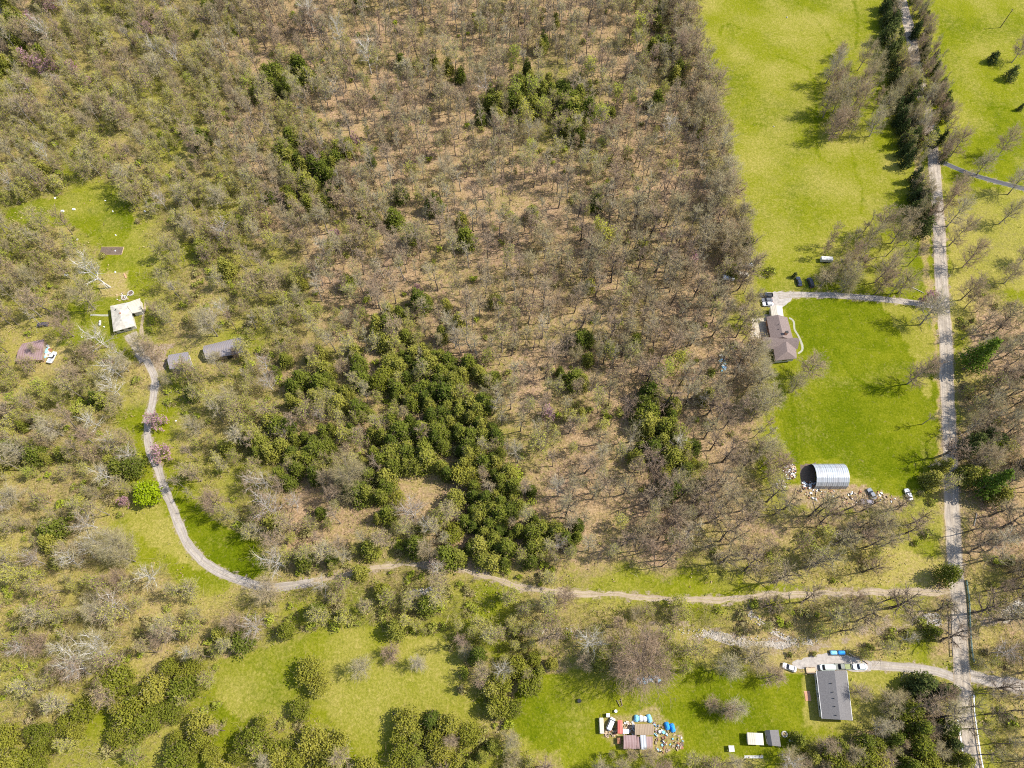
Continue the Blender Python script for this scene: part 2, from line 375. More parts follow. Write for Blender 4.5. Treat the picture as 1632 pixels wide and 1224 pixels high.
cov[:, 1] += (vnoise(Vg[:, 0] + 31, Vg[:, 1], 18) - 0.5) * 0.5 + (vnoise(Vg[:, 0] + 31, Vg[:, 1], 5) - 0.5) * 0.25
cov[:, 2] += (vnoise(Vg[:, 0] + 71, Vg[:, 1] + 8, 11) - 0.5) * 0.5
ju = cu + (vnoise(Vg[:, 0], Vg[:, 1], 3) - 0.5) * 10; jv = cv + (vnoise(Vg[:, 0] + 99, Vg[:, 1], 3) - 0.5) * 10
for poly, c in PAINT:
    k = inpoly(ju, jv, poly); n1 = vnoise(Vg[k, 0] + 5, Vg[k, 1], 20) - 0.5; n2 = vnoise(Vg[k, 0] + 55, Vg[k, 1], 6) - 0.5
    n3 = vnoise(Vg[k, 0] + 15, Vg[k, 1] + 70, 12) - 0.5
    cc = np.tile(np.array(c, float), (k.sum(), 1)); cc[:, 1] += n1 * 0.7 + n2 * 0.3; cc[:, 2] += n3 * 0.45 + n2 * 0.25 - n1 * 0.2
    cov[k] = cc
LINES = [[(1361, 0), (1367, 37), (1364, 75)], [(1296, 28), (1315, 50), (1329, 72)], [(1239, 90), (1270, 100), (1289, 112), (1299, 140), (1301, 180), (1301, 225), (1306, 250), (1324, 260)],
         [(1356, 232), (1364, 275), (1374, 306), (1372, 340)], [(1150, 58), (1149, 46), (1157, 40), (1170, 40), (1180, 46)], [(1199, 200), (1208, 198), (1220, 202)], [(1262, 640), (1266, 690), (1270, 740)],
         [(1575, 175), (1590, 170), (1615, 176)], [(1330, 560), (1360, 600), (1400, 620), (1460, 640)]]
for ln in LINES:
    a_ = [(np.array([[p.x, p.y] for p in spline(ln, 1.0)]), 0.0)]
    bb = np.abs(Vg[:, 0] - a_[0][0][:, 0].mean()) + np.abs(Vg[:, 1] - a_[0][0][:, 1].mean()) < 160; ii = np.nonzero(bb)[0]
    hit = ii[~road_clear(Vg[ii, 0], Vg[ii, 1], 0.75, a_)]; cov[hit, 1] += 0.28; cov[hit, 2] -= 0.2
near = ~road_clear(Vg[:, 0], Vg[:, 1], 0.9)
cov[near, 3] = np.maximum(cov[near, 3], 0.45 + (vnoise(Vg[near, 0], Vg[near, 1], 2) - 0.5) * 0.7)
crk = ~road_clear(Vg[:, 0], Vg[:, 1], 1.5 , _creek); cov[crk, 3] = np.maximum(cov[crk, 3], 0.2 + (vnoise(Vg[crk, 0], Vg[crk, 1], 3) - 0.3) * 1.0)
cov = np.clip(cov, 0, 1)
gm = mat('ground_cover', rough=1.0, spec=0.0)
b = gm.node_tree.nodes['Principled BSDF']
at = N(gm, 'ShaderNodeAttribute', attribute_name='cover'); sp = N(gm, 'ShaderNodeSeparateColor'); L(gm, at.outputs['Color'], sp.inputs[0])
n_f = noise_node(gm, 1.3, 6, 0.75); n_m = noise_node(gm, 0.22, 5, 0.65); n_l = noise_node(gm, 0.045, 4, 0.6); n_b = noise_node(gm, 0.6, 5, 0.7, dist=0.6)
litter = ramp(gm, n_f, [(0.30, (0.09, 0.058, 0.036)), (0.45, (0.24, 0.155, 0.092)), (0.56, (0.40, 0.265, 0.16)), (0.72, (0.58, 0.43, 0.28))])
litter = mixc(gm, ramp(gm, n_l, [(0.4, (0.0, 0.0, 0.0)), (0.65, (0.3, 0.3, 0.3))]), litter, (0.40, 0.30, 0.10))
litter = mixc(gm, ramp(gm, n_m, [(0.45, (0, 0, 0)), (0.7, (0.5, 0.5, 0.5))]), litter, (0.36, 0.25, 0.16))
meadow = ramp(gm, n_f, [(0.3, (0.115, 0.140, 0.005)), (0.5, (0.180, 0.192, 0.008)), (0.72, (0.27, 0.25, 0.03))])
fresh = ramp(gm, n_f, [(0.3, (0.058, 0.082, 0.002)), (0.5, (0.098, 0.128, 0.003)), (0.72, (0.17, 0.185, 0.008))])
straw = ramp(gm, n_f, [(0.3, (0.20, 0.18, 0.035)), (0.5, (0.31, 0.265, 0.06)), (0.72, (0.46, 0.37, 0.13))])
def thr(src, nz, wide=0.22):
    s = math_(gm, 'SUBTRACT', math_(gm, 'ADD', src, math_(gm, 'MULTIPLY', math_(gm, 'SUBTRACT', nz, 0.5), 1.6)), 0.5 - wide / 2)
    return math_(gm, 'DIVIDE', s, wide, True)
g = mixc(gm, thr(sp.outputs[1], n_m, 0.7), meadow, fresh)
g = mixc(gm, thr(sp.outputs[2], n_b, 0.7), g, straw)
alpha = at.outputs['Alpha']
c = mixc(gm, thr(sp.outputs[0], n_b, 0.75), litter, g)
earth = ramp(gm, n_f, [(0.3, (0.16, 0.11, 0.075)), (0.5, (0.28, 0.21, 0.14)), (0.72, (0.44, 0.36, 0.27))])
c = mixc(gm, thr(alpha, n_f, 0.4), c, earth)
L(gm, c, b.inputs['Base Color'])
bn = N(gm, 'ShaderNodeBump'); bn.inputs['Distance'].default_value = 0.5; bn.inputs['Strength'].default_value = 0.7
L(gm, n_f, bn.inputs['Height']); L(gm, bn.outputs[0], b.inputs['Normal'])
me = mesh_np('ground', Vg, np.zeros((0, 3)), Q, [gm])
a = me.attributes.new('cover', 'FLOAT_COLOR', 'POINT'); a.data.foreach_set('color', cov.astype(np.float32).ravel())
tag(add('ground', me), kind='structure')

def road_mat(name, c1, c2, edge, wheel=0.25, center=0.15, sc=0.5):
    m = mat(name, c1, 0.9, 0, 0.2); b = m.node_tree.nodes['Principled BSDF']
    f = noise_node(m, sc, 7, 0.7, dist=0.4); f2 = noise_node(m, 3.0, 5, 0.7)
    c = ramp(m, f, [(0.3, c1), (0.62, c2)])
    c = mixc(m, ramp(m, f2, [(0.35, (0.35,) * 3), (0.6, (0, 0, 0))]), c, tuple(x * 0.6 for x in c1))
    a = N(m, 'ShaderNodeAttribute', attribute_name='across')
    ctr = ramp(m, math_(m, 'ADD', a.outputs['Fac'], math_(m, 'MULTIPLY', math_(m, 'SUBTRACT', f, 0.5), 0.15)),
               [(0.0, (1, 1, 1)), (0.1, (0, 0, 0)), (0.42, (0, 0, 0)), (0.5, (center,) * 3), (0.58, (0, 0, 0)), (0.9, (0, 0, 0)), (1.0, (1, 1, 1))])
    c = mixc(m, ctr, c, edge)
    cx = N(m, 'ShaderNodeCombineXYZ'); sy = N(m, 'ShaderNodeSeparateXYZ'); tc2 = N(m, 'ShaderNodeTexCoord'); L(m, tc2.outputs['Object'], sy.inputs[0])
    L(m, math_(m, 'MULTIPLY', a.outputs['Fac'], 9.0), cx.inputs[0]); L(m, math_(m, 'MULTIPLY', sy.outputs[1], 0.10), cx.inputs[1]); L(m, math_(m, 'MULTIPLY', sy.outputs[0], 0.05), cx.inputs[2])
    ns = N(m, 'ShaderNodeTexNoise'); ns.inputs['Scale'].default_value = 1.0; ns.inputs['Detail'].default_value = 5; L(m, cx.outputs[0], ns.inputs['Vector'])
    c = mixc(m, ramp(m, ns.outputs['Fac'], [(0.42, (0, 0, 0)), (0.62, (0.55,) * 3)]), c, tuple(x * 0.62 for x in c1))  # darker lengthwise streaks, tree shade painted into the road colour
    # patched and cracked strips
    v = N(m, 'ShaderNodeTexVoronoi', feature='DISTANCE_TO_EDGE'); v.inputs['Scale'].default_value = 0.22
    tc = N(m, 'ShaderNodeTexCoord'); L(m, tc.outputs['Object'], v.inputs['Vector'])
    ck = ramp(m, math_(m, 'ADD', v.outputs['Distance'], math_(m, 'MULTIPLY', f2, 0.03)), [(0.012, (0.45,) * 3), (0.035, (0, 0, 0))])
    c = mixc(m, ck, c, tuple(x * 0.45 for x in c1))
    L(m, c, b.inputs['Base Color']); return m
M['road'] = road_mat('worn_asphalt', (0.33, 0.275, 0.215), (0.50, 0.425, 0.33), (0.40, 0.30, 0.17), center=0.2)
M['gravel'] = road_mat('gravel_drive', (0.32, 0.27, 0.22), (0.49, 0.43, 0.36), (0.36, 0.30, 0.16), center=0.35)
M['dirt'] = road_mat('dirt_track', (0.36, 0.27, 0.18), (0.48, 0.39, 0.27), (0.30, 0.26, 0.07), center=0.8)
M['gravel_pad'] = mottled('gravel_pad', (0.29, 0.255, 0.22), (0.46, 0.41, 0.355), 0.9, detail=7)
M['asphalt'] = road_mat('dark_asphalt', (0.085, 0.08, 0.085), (0.13, 0.125, 0.13), (0.30, 0.36, 0.22), center=0.0)
M['creek'] = mottled('creek_stone', (0.26, 0.21, 0.155), (0.48, 0.43, 0.36), 0.9, bump=0.3)
ribbon('road', MAIN, 5.4, M['road'], wob=0.22, z=0.045, cross=10)
ribbon('drive', TRACK, 3.1, M['gravel'], wob=0.3, z=0.03, cross=10)
ribbon('dirt_track', TRACK2, 1.9, M['dirt'], wob=0.75, z=0.02, cross=10)
ribbon('drive', YARD, 4.2, M['gravel'], wob=0.8, z=0.035, cross=10)
ribbon('drive', HDRIVE, 2.9, M['gravel'], wob=0.15, z=0.03, cross=10)
ribbon('drive', BDRIVE, 3.0, M['gravel'], wob=0.25, z=0.03, cross=10)
ribbon('drive', EDRIVE, 2.6, M['asphalt'], wob=0.06, z=0.03, cross=10)
ribbon('drive', GRAVEL, 4.2, M['gravel'], wob=0.8, z=0.03, cross=10)
ribbon('creek_bed', CREEK[5:10], 2.2, M['creek'], wob=1.1, z=0.012, cross=6)
ribbon('creek_bed', CREEK2, 0.9, M['creek'], wob=0.6, z=0.016, cross=6)
def pad(name, px, m, z=0.024):
    # outline with a slightly ragged edge
    P = [Vector(G(u, v)) for u, v in px]; out = []
    for i in range(len(P)):
        a, b_ = P[i], P[(i + 1) % len(P)]; n = max(2, int((b_ - a).length / 1.0))
        for k in range(n):
            q = a.lerp(b_, k / n); j = 0.35
            out.append((q.x + random.uniform(-j, j), q.y + random.uniform(-j, j), z))
    return tag(MB().poly(out[::-1] if sum((p[0] * q[1] - q[0] * p[1]) for p, q in zip(out, out[1:] + out[:1])) < 0 else out).build(name, m), kind='structure')
pad('parking_pad', HOUSE_PAD, M['gravel_pad']); pad('parking_pad', BPAD, M['gravel_pad'], 0.036)
pad('creek_bed', [(1455, 984), (1475, 979), (1495, 978), (1500, 992), (1490, 1000), (1470, 996)], M['creek'], 0.02)
pad('creek_bed', [(1594, 975), (1612, 962), (1640, 955), (1640, 968), (1618, 980), (1602, 995)], M['creek'], 0.02)
pad('creek_bed', [(1130, 1003), (1165, 1012), (1172, 1022), (1140, 1014)], M['creek'], 0.026)
pad('creek_bed', [(640, 950), (660, 940), (685, 938), (680, 948), (650, 957)], M['creek'], 0.02)
pad('earth_or_shade_patch', [(1228, 500), (1200, 506), (1196, 540), (1228, 541)], mottled('patio_stone', (0.30, 0.25, 0.18), (0.55, 0.48, 0.36), 1.2), 0.02)

# ------------------------------------------------------------------ plants
def _perp(d):
    r = rng.normal(size=d.shape); r -= (r * d).sum(1, keepdims=True) * d
    return r / (np.linalg.norm(r, axis=1, keepdims=True) + 1e-9)
class Geo:
    def __init__(s): s.V = []; s.T = []; s.Q = []; s.mt = []; s.mq = []; s.var = []; s.n = 0
    def _add(s, V, T=None, Q=None, m=0, var=None):
        V = np.asarray(V).reshape(-1, 3)
        s.V.append(V); s.var.append(np.full(len(V), 0.5) if var is None else var)
        if T is not None: s.T.append(np.asarray(T) + s.n); s.mt.append(np.full(len(T), m))
        if Q is not None: s.Q.append(np.asarray(Q) + s.n); s.mq.append(np.full(len(Q), m))
        s.n += len(V)
    def tubes(s, p0, p1, r0, r1, m=0, k=3):
        p0, p1 = np.atleast_2d(p0), np.atleast_2d(p1); n = len(p0)
        r0 = np.broadcast_to(r0, n); r1 = np.broadcast_to(r1, n)
        d = p1 - p0; d = d / (np.linalg.norm(d, axis=1, keepdims=True) + 1e-9); a = _perp(d); b = np.cross(d, a)
        V = np.zeros((n, 2 * k, 3))
        for i in range(k):
            t = 2 * math.pi * i / k; q = a * math.cos(t) + b * math.sin(t)
            V[:, i] = p0 + q * r0[:, None]; V[:, k + i] = p1 + q * r1[:, None]
        base = (np.arange(n) * 2 * k)[:, None]
        Q = np.concatenate([base + np.array([i, (i + 1) % k, k + (i + 1) % k, k + i]) for i in range(k)])
        s._add(V, Q=Q, m=m, var=np.repeat(rng.random(n), 2 * k))
    def blades(s, p0, p1, w, m=0):
        n = len(p0); d = p1 - p0; d = d / (np.linalg.norm(d, axis=1, keepdims=True) + 1e-9); a = _perp(d) * (np.broadcast_to(w, n) / 2)[:, None]
        V = np.stack([p0 - a, p0 + a, p1], 1)
        s._add(V, T=np.arange(n * 3).reshape(-1, 3), m=m, var=np.repeat(rng.random(n), 3))
    def leaves(s, c, nrm, size, m=0, var=None):
        n = len(c); a = _perp(nrm); b = np.cross(nrm, a); sz = (np.broadcast_to(size, n) * rng.uniform(0.7, 1.3, n))[:, None] / 2
        asp = rng.uniform(0.6, 1.0, n)[:, None]
        V = np.stack([c - a * sz - b * sz * asp, c + a * sz - b * sz * asp, c + a * sz * 0.8 + b * sz * asp, c - a * sz * 0.8 + b * sz * asp], 1)
        s._add(V, Q=np.arange(n * 4).reshape(-1, 4), m=m, var=np.repeat(rng.random(n) if var is None else var, 4))
    def arr(s):
        V = np.concatenate(s.V); T = np.concatenate(s.T) if s.T else np.zeros((0, 3), int); Q = np.concatenate(s.Q) if s.Q else np.zeros((0, 4), int)
        mt = np.concatenate(s.mt) if s.mt else np.zeros(0, int); mq = np.concatenate(s.mq) if s.mq else np.zeros(0, int)
        return V, T, Q, mt, mq, np.concatenate(s.var)
    def mesh(s, name, mats):
        V, T, Q, mt, mq, var = s.arr()
        return mesh_np(name, V, T, Q, mats, mt, mq, None, var)
def grow(p, d, length, n, bend=0.3, up=0.25):
    """n children from each parent segment: returns start points and directions"""
    k = len(p); t = rng.uniform(0.25, 1.0, (k, n)); P = p[:, None] + d[:, None] * (length[:, None] * t)[..., None]
    D = d[:, None] + rng.normal(size=(k, n, 3)) * bend; D[..., 2] += up
    D /= np.linalg.norm(D, axis=2, keepdims=True)
    return P.reshape(-1, 3), D.reshape(-1, 3)
def bare(H, R, base, n1=12, n2=5, n3=5, n4=2, thick=1.0, leaf=0, leafsize=0.3, mleaf=None, lod=0, tw=1.0):
    """trunk and crown of a leafless (or budding) tree; returns (trunk Geo, crown Geo)"""
    tr = Geo(); cr = Geo()
    segs = 5; pts = [np.zeros(3)]
    dirx = rng.normal(size=2) * 0.06
    for i in range(segs):
        pts.append(pts[-1] + np.array([dirx[0] + rng.normal() * 0.05, dirx[1] + rng.normal() * 0.05, 1.0]) * (H * 0.8 / segs))
    pts = np.array(pts); rr = 0.012 * H * thick * np.array([1.25, 0.95, 0.8, 0.62, 0.42, 0.2])
    tr.tubes(pts[:-1], pts[1:], rr[:-1], rr[1:], k=5)
    t = np.sort(rng.uniform(base, 1.0, n1)) * segs; i = np.minimum(t.astype(int), segs - 1)
    p = pts[i] + (pts[i + 1] - pts[i]) * (t - i)[:, None]
    ang = np.arange(n1) * 2.4 + rng.uniform(0, 1.2, n1); rel = (t / segs - base) / (1 - base + 1e-6)
    el = np.radians(18 + 45 * rel + rng.uniform(-8, 8, n1))
    d = np.stack([np.cos(ang) * np.cos(el), np.sin(ang) * np.cos(el), np.sin(el)], 1)
    ln = R * (1.0 - 0.35 * rel) / np.maximum(np.cos(el), 0.55) * rng.uniform(0.65, 1.0, n1) * 0.72
    r1 = 0.0058 * H * thick * (1.1 - 0.5 * rel)
    mid = p + d * (ln * 0.5)[:, None]; d2 = d + rng.normal(size=d.shape) * 0.12; d2[:, 2] += 0.22; d2 /= np.linalg.norm(d2, axis=1, keepdims=True)
    cr.tubes(p, mid, r1, r1 * 0.65); cr.tubes(mid, mid + d2 * (ln * 0.5)[:, None], r1 * 0.65, r1 * 0.3)
    P = np.concatenate([p, mid]); D = np.concatenate([d, d2]); LN = np.concatenate([ln, ln]) * 0.5
    q, e = grow(P, D, LN, n2, 0.60, 0.15); l2 = R * 0.50 * rng.uniform(0.5, 1.0, len(q))
    if lod: cr.blades(q, q + e * l2[:, None], 0.010 * H * thick * tw)
    else: cr.tubes(q, q + e * l2[:, None], 0.0030 * H * thick, 0.0008 * H)
    q3, e3 = grow(q, e, l2, n3, 0.6, 0.12); l3 = R * 0.32 * rng.uniform(0.5, 1.0, len(q3))
    cr.blades(q3, q3 + e3 * l3[:, None], 0.075 * tw, m=1)
    q4, e4 = grow(q3, e3, l3, n4, 0.7, 0.12); l4 = R * 0.22 * rng.uniform(0.5, 1.1, len(q4))
    cr.blades(q4, q4 + e4 * l4[:, None], 0.06 * tw, m=1)
    if leaf:
        k = rng.integers(0, len(q4), leaf); c = q4[k] + e4[k] * (l4[k] * rng.uniform(0.3, 1, leaf))[:, None] + rng.normal(size=(leaf, 3)) * 0.12
        nn = rng.normal(size=(leaf, 3)); nn[:, 2] = np.abs(nn[:, 2]) + 0.4; nn /= np.linalg.norm(nn, axis=1, keepdims=True)
        cr.leaves(c, nn, leafsize, m=2)
    return tr, cr
def dense(H, R, n, size, shape='cone', lobes=7, m=0, bot=0.06):
    """evergreen or leafy crown: leaf clumps over lobes with gaps between them"""
    tr = Geo(); cr = Geo()
    tr.tubes(np.array([[0, 0, 0], [0, 0, H * 0.45]]), np.array([[0, 0, H * 0.45], [0, 0, H * 0.85]]), np.array([0.018, 0.012]) * H, np.array([0.012, 0.003]) * H, k=5)
    nl = lobes * 3
    if shape == 'cone':
        z = np.sort(rng.beta(1.0, 1.4, nl)) * 0.9 + bot; rad = R * (1 - z) ** 0.62 * rng.uniform(0.45, 0.78, nl); lr = R * (0.22 + 0.20 * (1 - z))
    elif shape == 'pine':
        z = np.linspace(bot + 0.1, 0.96, nl); rad = R * (1 - z) ** 0.8 * rng.uniform(0.5, 0.85, nl); lr = R * (0.2 + 0.3 * (1 - z))
    else:
        z = np.clip(rng.uniform(0.18, 0.82, nl), 0, 1); rad = R * np.sqrt(np.clip(1 - ((z - 0.42) / 0.52) ** 2, 0.02, 1)) * rng.uniform(0.35, 0.72, nl); lr = R * rng.uniform(0.22, 0.38, nl)
    a = np.arange(nl) * 2.4 + rng.uniform(0, 0.8, nl)
    C = np.stack([np.cos(a) * rad, np.sin(a) * rad, z * H], 1)
    C = np.concatenate([C, [[0, 0, H * 0.8], [0, 0, H * 0.55]]]); lr = np.concatenate([lr, [R * 0.25, R * 0.4]]); lv = rng.random(len(C))
    k = rng.choice(len(C), n, p=lr ** 2 / (lr ** 2).sum())
    d = rng.normal(size=(n, 3)); d[:, 2] = d[:, 2] * 0.8 + 0.35; d /= np.linalg.norm(d, axis=1, keepdims=True)
    pos = C[k] + d * (lr[k] * rng.uniform(0.3, 1.55, n) ** 0.7)[:, None] * np.array([1, 1, 0.9 if shape != 'cone' else 1.15])
    pos[:, 2] = np.clip(pos[:, 2], 0.15, None)
    nr = d * np.array([0.6, 0.6, 1.0]) + np.array([0, 0, 0.35]) + rng.normal(size=(n, 3)) * 0.6; nr /= np.linalg.norm(nr, axis=1, keepdims=True)
    cr.leaves(pos, nr, size, m=m, var=np.clip(0.35 * lv[k] + 0.65 * rng.random(n), 0, 1))
    # a few bare twig ends poking out
    kk = rng.integers(0, n, n // 9); cr.blades(pos[kk], pos[kk] + d[kk] * (lr.mean() * 0.8), 0.08, m=1)
    return tr, cr
def bush(H, R, n, size):
    g_ = Geo(); nt_ = 90
    d = rng.normal(size=(nt_, 3)); d[:, 2] = np.abs(d[:, 2]) + 0.3; d /= np.linalg.norm(d, axis=1, keepdims=True)
    off = np.stack([rng.normal(size=nt_) * R * 0.35, rng.normal(size=nt_) * R * 0.35, np.zeros(nt_)], 1)
    g_.blades(off, off + d * np.array([R * 0.8, R * 0.8, H]), 0.09, m=1)
    nlb = 6; a = rng.uniform(0, 6.28, nlb); C = np.stack([np.cos(a) * R * rng.uniform(0.1, 0.6, nlb), np.sin(a) * R * rng.uniform(0.1, 0.6, nlb), H * rng.uniform(0.25, 0.62, nlb)], 1)
    lr = R * rng.uniform(0.3, 0.5, nlb); k = rng.integers(0, nlb, n); lv = rng.random(nlb)
    e = rng.normal(size=(n, 3)); e[:, 2] = np.abs(e[:, 2]); e /= np.linalg.norm(e, axis=1, keepdims=True)
    pos = C[k] + e * lr[k][:, None] * rng.uniform(0.4, 1.1, (n, 1)); nr = e + rng.normal(size=(n, 3)) * 0.6; nr /= np.linalg.norm(nr, axis=1, keepdims=True)
    g_.leaves(pos, nr, size, m=0, var=np.clip(0.6 * lv[k] + 0.4 * rng.random(n), 0, 1))
    return None, g_

def proto(fn, mats_tr, mats_cr, nvar, H):
    out = []
    for i in range(nvar):
        t, c = fn(); out.append((t, c, t.mesh('trunk', mats_tr) if t else None, c.mesh('crown', mats_cr)))
    return dict(v=out, H=H, mt=mats_tr, mc=mats_cr)
U = rng.uniform
PR = {
 'tall': proto(lambda: bare(18, U(2.9, 4.0), 0.42, n1=11, n2=4, thick=1.15), [M['bark']], [M['bark'], M['twig']], 6, 18),
 'tall_lod': proto(lambda: bare(18, U(2.9, 4.0), 0.42, n1=10, n2=4, n3=5, n4=1, lod=1, tw=1.35), [M['bark']], [M['bark'], M['twig']], 8, 18),
 'hazy': proto(lambda: bare(17, U(3.0, 4.2), 0.38, leaf=260, leafsize=0.3), [M['bark']], [M['bark'], M['twig'], M['haze_bud']], 4, 17),
 'wide': proto(lambda: bare(14, U(5.2, 6.4), 0.20, n1=16, n2=5, n3=5, n4=3, thick=1.5), [M['bark']], [M['bark'], M['twig']], 5, 14),
 'lanky': proto(lambda: bare(19, U(5.0, 6.4), 0.3, n1=12, n2=4, n3=4, n4=2, thick=1.45), [M['dark_bark']], [M['dark_bark'], M['twig']], 5, 19),
 'pale': proto(lambda: bare(15, U(6.2, 8.0), 0.22, n1=13, n2=5, n3=4, n4=2, thick=1.45), [M['pale_bark']], [M['pale_bark'], M['twig']], 4, 15),
 'giant': proto(lambda: bare(17, 13.5, 0.12, n1=26, n2=7, n3=6, n4=3, thick=1.9), [M['bark']], [M['bark'], M['twig']], 1, 17),
 'budding': proto(lambda: bare(11, U(3.0, 3.9), 0.25, leaf=800, leafsize=0.27), [M['bark']], [M['bark'], M['twig'], M['bud']], 5, 11),
 'spring': proto(lambda: bare(14, U(4.4, 5.2), 0.3, leaf=1500, leafsize=0.30), [M['bark']], [M['bark'], M['twig'], M['spring']], 3, 14),
 'flush': proto(lambda: bare(14, U(3.6, 5.0), 0.3, leaf=420, leafsize=0.26), [M['bark']], [M['bark'], M['twig'], M['bud']], 5, 14),
 'cedar': proto(lambda: dense(10, U(3.2, 4.3), 2300, 0.38, 'cone', 15), [M['bark']], [M['cedar'], M['twig']], 6, 10),
 'dark': proto(lambda: dense(10, U(3.0, 3.8), 1300, 0.42, 'cone', 10), [M['bark']], [M['dark'], M['twig']], 4, 11),
 'olive': proto(lambda: dense(8.5, U(3.6, 4.8), 2600, 0.36, 'round', 16), [M['bark']], [M['olive'], M['twig']], 5, 8.5),
 'pine': proto(lambda: dense(22, 4.6, 2000, 0.55, 'pine', 12), [M['bark']], [M['pine'], M['twig']], 2, 22),
 'lime': proto(lambda: dense(8, 5.0, 2600, 0.5, 'round', 10), [M['bark']], [M['lime'], M['twig']], 1, 8),
 'redbud': proto(lambda: bare(6, U(2.6, 3.2), 0.2, n1=10, leaf=480, leafsize=0.30), [M['bark']], [M['bark'], M['twig'], M['pink']], 3, 6),
 'shrub': proto(lambda: bush(2.2, U(1.6, 2.3), 190, 0.34), None, [M['brush'], M['twig']], 7, 2.2),
}
SPEC = {'tall': 'bare_tree', 'hazy': 'bare_tree', 'wide': 'bare_tree', 'lanky': 'bare_tree', 'flush': 'budding_tree', 'spring': 'budding_tree', 'pale': 'sycamore_tree', 'giant': 'bare_tree', 'budding': 'budding_tree', 'cedar': 'cedar_tree',
        'dark': 'cedar_tree', 'olive': 'evergreen_tree', 'pine': 'pine_tree', 'lime': 'leafy_tree', 'redbud': 'redbud_tree', 'shrub': 'shrub'}
CATS = {'bare_tree': 'bare tree', 'sycamore_tree': 'sycamore', 'budding_tree': 'budding tree', 'cedar_tree': 'cedar', 'evergreen_tree': 'evergreen tree', 'pine_tree': 'pine tree',
        'leafy_tree': 'tree', 'redbud_tree': 'redbud', 'shrub': 'shrub'}
GRP = {'bare_tree': 'leafless trees of the woods', 'sycamore_tree': 'pale barked leafless trees', 'budding_tree': 'trees coming into leaf', 'cedar_tree': 'dark green cedars',
       'evergreen_tree': 'round olive green evergreens', 'pine_tree': 'tall pines by the road', 'leafy_tree': 'bright leafy trees', 'redbud_tree': 'redbuds in pink blossom', 'shrub': 'shrubs'}
trees = []      # dict(kind, x, y, s, rz, label)
def plant(kind, x, y, h=None, label=None, sx=None):
    s = (h / PR[kind]['H']) if h else U(0.75, 1.15)
    trees.append(dict(kind=kind, x=x, y=y, s=s, sx=sx if sx else s, rz=U(0, 6.28), label=label, vi=int(rng.integers(0, len(PR[kind]['v'])))))
def at_base(kind, u, v, h=None, label=None, sx=None): x, y = G(u, v); plant(kind, x, y, h, label, sx)
def at_crown(kind, u, v, h=None, label=None, sx=None):
    hh = h or PR[kind]['H']; x, y = G(u, v, hh * 0.6); plant(kind, x, y, h, label, sx)

# --- individual trees one can point to
at_crown('giant', 1020, 1052, 17, 'huge leafless tree with radiating branches above the scrap yard')
at_crown('lime', 232, 785, 8.5, 'bright lime green round tree beside the gravel drive bend')
at_base('pale', 176, 458, 19, 'large white limbed sycamore in the clearing above the cream-roofed house', 1.3)
at_base('wide', 152, 493, 17, 'leafless tree whose shadow fans over grass beside the cream-roofed house', 1.15)
at_base('wide', 118, 536, 14, 'leafless tree between the rusty roof and the cream-roofed house', 0.9)
at_crown('wide', 224, 546, 11, 'grey leafless tree overhanging the lower corner of the cream roof', 1.0)
at_crown('wide', 240, 560, 10, 'leafless tree standing over the end of the gravel drive', 0.8)
at_base('wide', 347, 536, 15, 'leafless tree just above the larger grey barn roof', 1.0)
at_crown('pale', 430, 812, 16, 'white limbed leafless tree left of the cedar woods', 1.1)
at_crown('pale', 440, 893, 15, 'white limbed leafless tree at the end of the fresh green strip', 1.0)
at_crown('giant', 562, 765, 15, 'broad leafless tree with a fan of shadow in the cedar woods', 0.62)
at_crown('giant', 185, 870, 13, 'broad grey leafless tree in scrub below the lime green tree', 0.55)
at_crown('pale', 206, 725, 12, 'small white limbed tree left of the drive above the lime green tree', 0.7)
at_base('pale', 500, 50, 20, 'tall white limbed sycamore at the top edge of the woods', 1.0)
at_base('pale', 545, 85, 19, 'white limbed sycamore below the top edge of the woods', 0.9)
at_base('pale', 592, 118, 20, 'white limbed sycamore, tallest of three in the upper woods', 1.1)
at_base('pale', 617, 160, 12, 'small white limbed tree in the upper woods', 0.6)
at_base('tall', 671, 402, 24, 'very tall leafless tree standing over the middle of the woods')
at_base('wide', 1466, 518, 19, 'large leafless tree on the lawn corner by the house driveway', 1.25)
at_base('wide', 1446, 612, 18, 'leafless tree on the lawn edge halfway down the road', 1.05)
at_base('tall', 1470, 676, 15, 'thin leafless tree on the lower lawn edge beside the road', 0.6)
at_base('tall', 1480, 744, 12, 'thin leafless tree by the road corner of the lower lawn', 0.6)
at_base('wide', 1286, 600, 13, 'broad grey leafless tree below the brown-roofed house', 1.05)
at_base('wide', 1262, 625, 11, 'leafless tree at the lawn edge below the brown-roofed house', 0.8)
for (u, v, h), t in zip([(1502, 337, 15), (1509, 361, 15), (1512, 392, 16), (1533, 427, 17), (1531, 478, 17), (1592, 357, 16), (1625, 420, 15), (1514, 250, 15), (1520, 312, 14), (1556, 279, 17), (1606, 310, 16), (1600, 452, 13), (1590, 250, 15)],
        ['leafless roadside tree, uppermost below the dark asphalt drive', 'leafless roadside tree, second below the dark asphalt drive', 'leafless roadside tree opposite the copse by the driveway', 'leafless roadside tree casting a dark fan on grass, right of the road',
         'leafless roadside tree opposite the end of the house driveway', 'leafless tree out on the grass below the dark asphalt drive', 'leafless tree at the right edge of the grass', 'leafless tree in the angle of road and dark asphalt drive',
         'leafless tree just below the mouth of the dark asphalt drive', 'leafless tree overhanging the dark asphalt drive', 'leafless tree below the outer end of the dark asphalt drive', 'small leafless tree at the edge of the right-hand woods', 'leafless tree above the outer end of the dark asphalt drive']):
    at_base('wide', u, v, h, t, 0.95)
at_crown('wide', 1318, 440, 12, 'broad leafless tree beside the two dark cars on grass', 0.95)
at_crown('wide', 1345, 425, 11, 'leafless tree right of the pale trailer on the grass', 0.8)
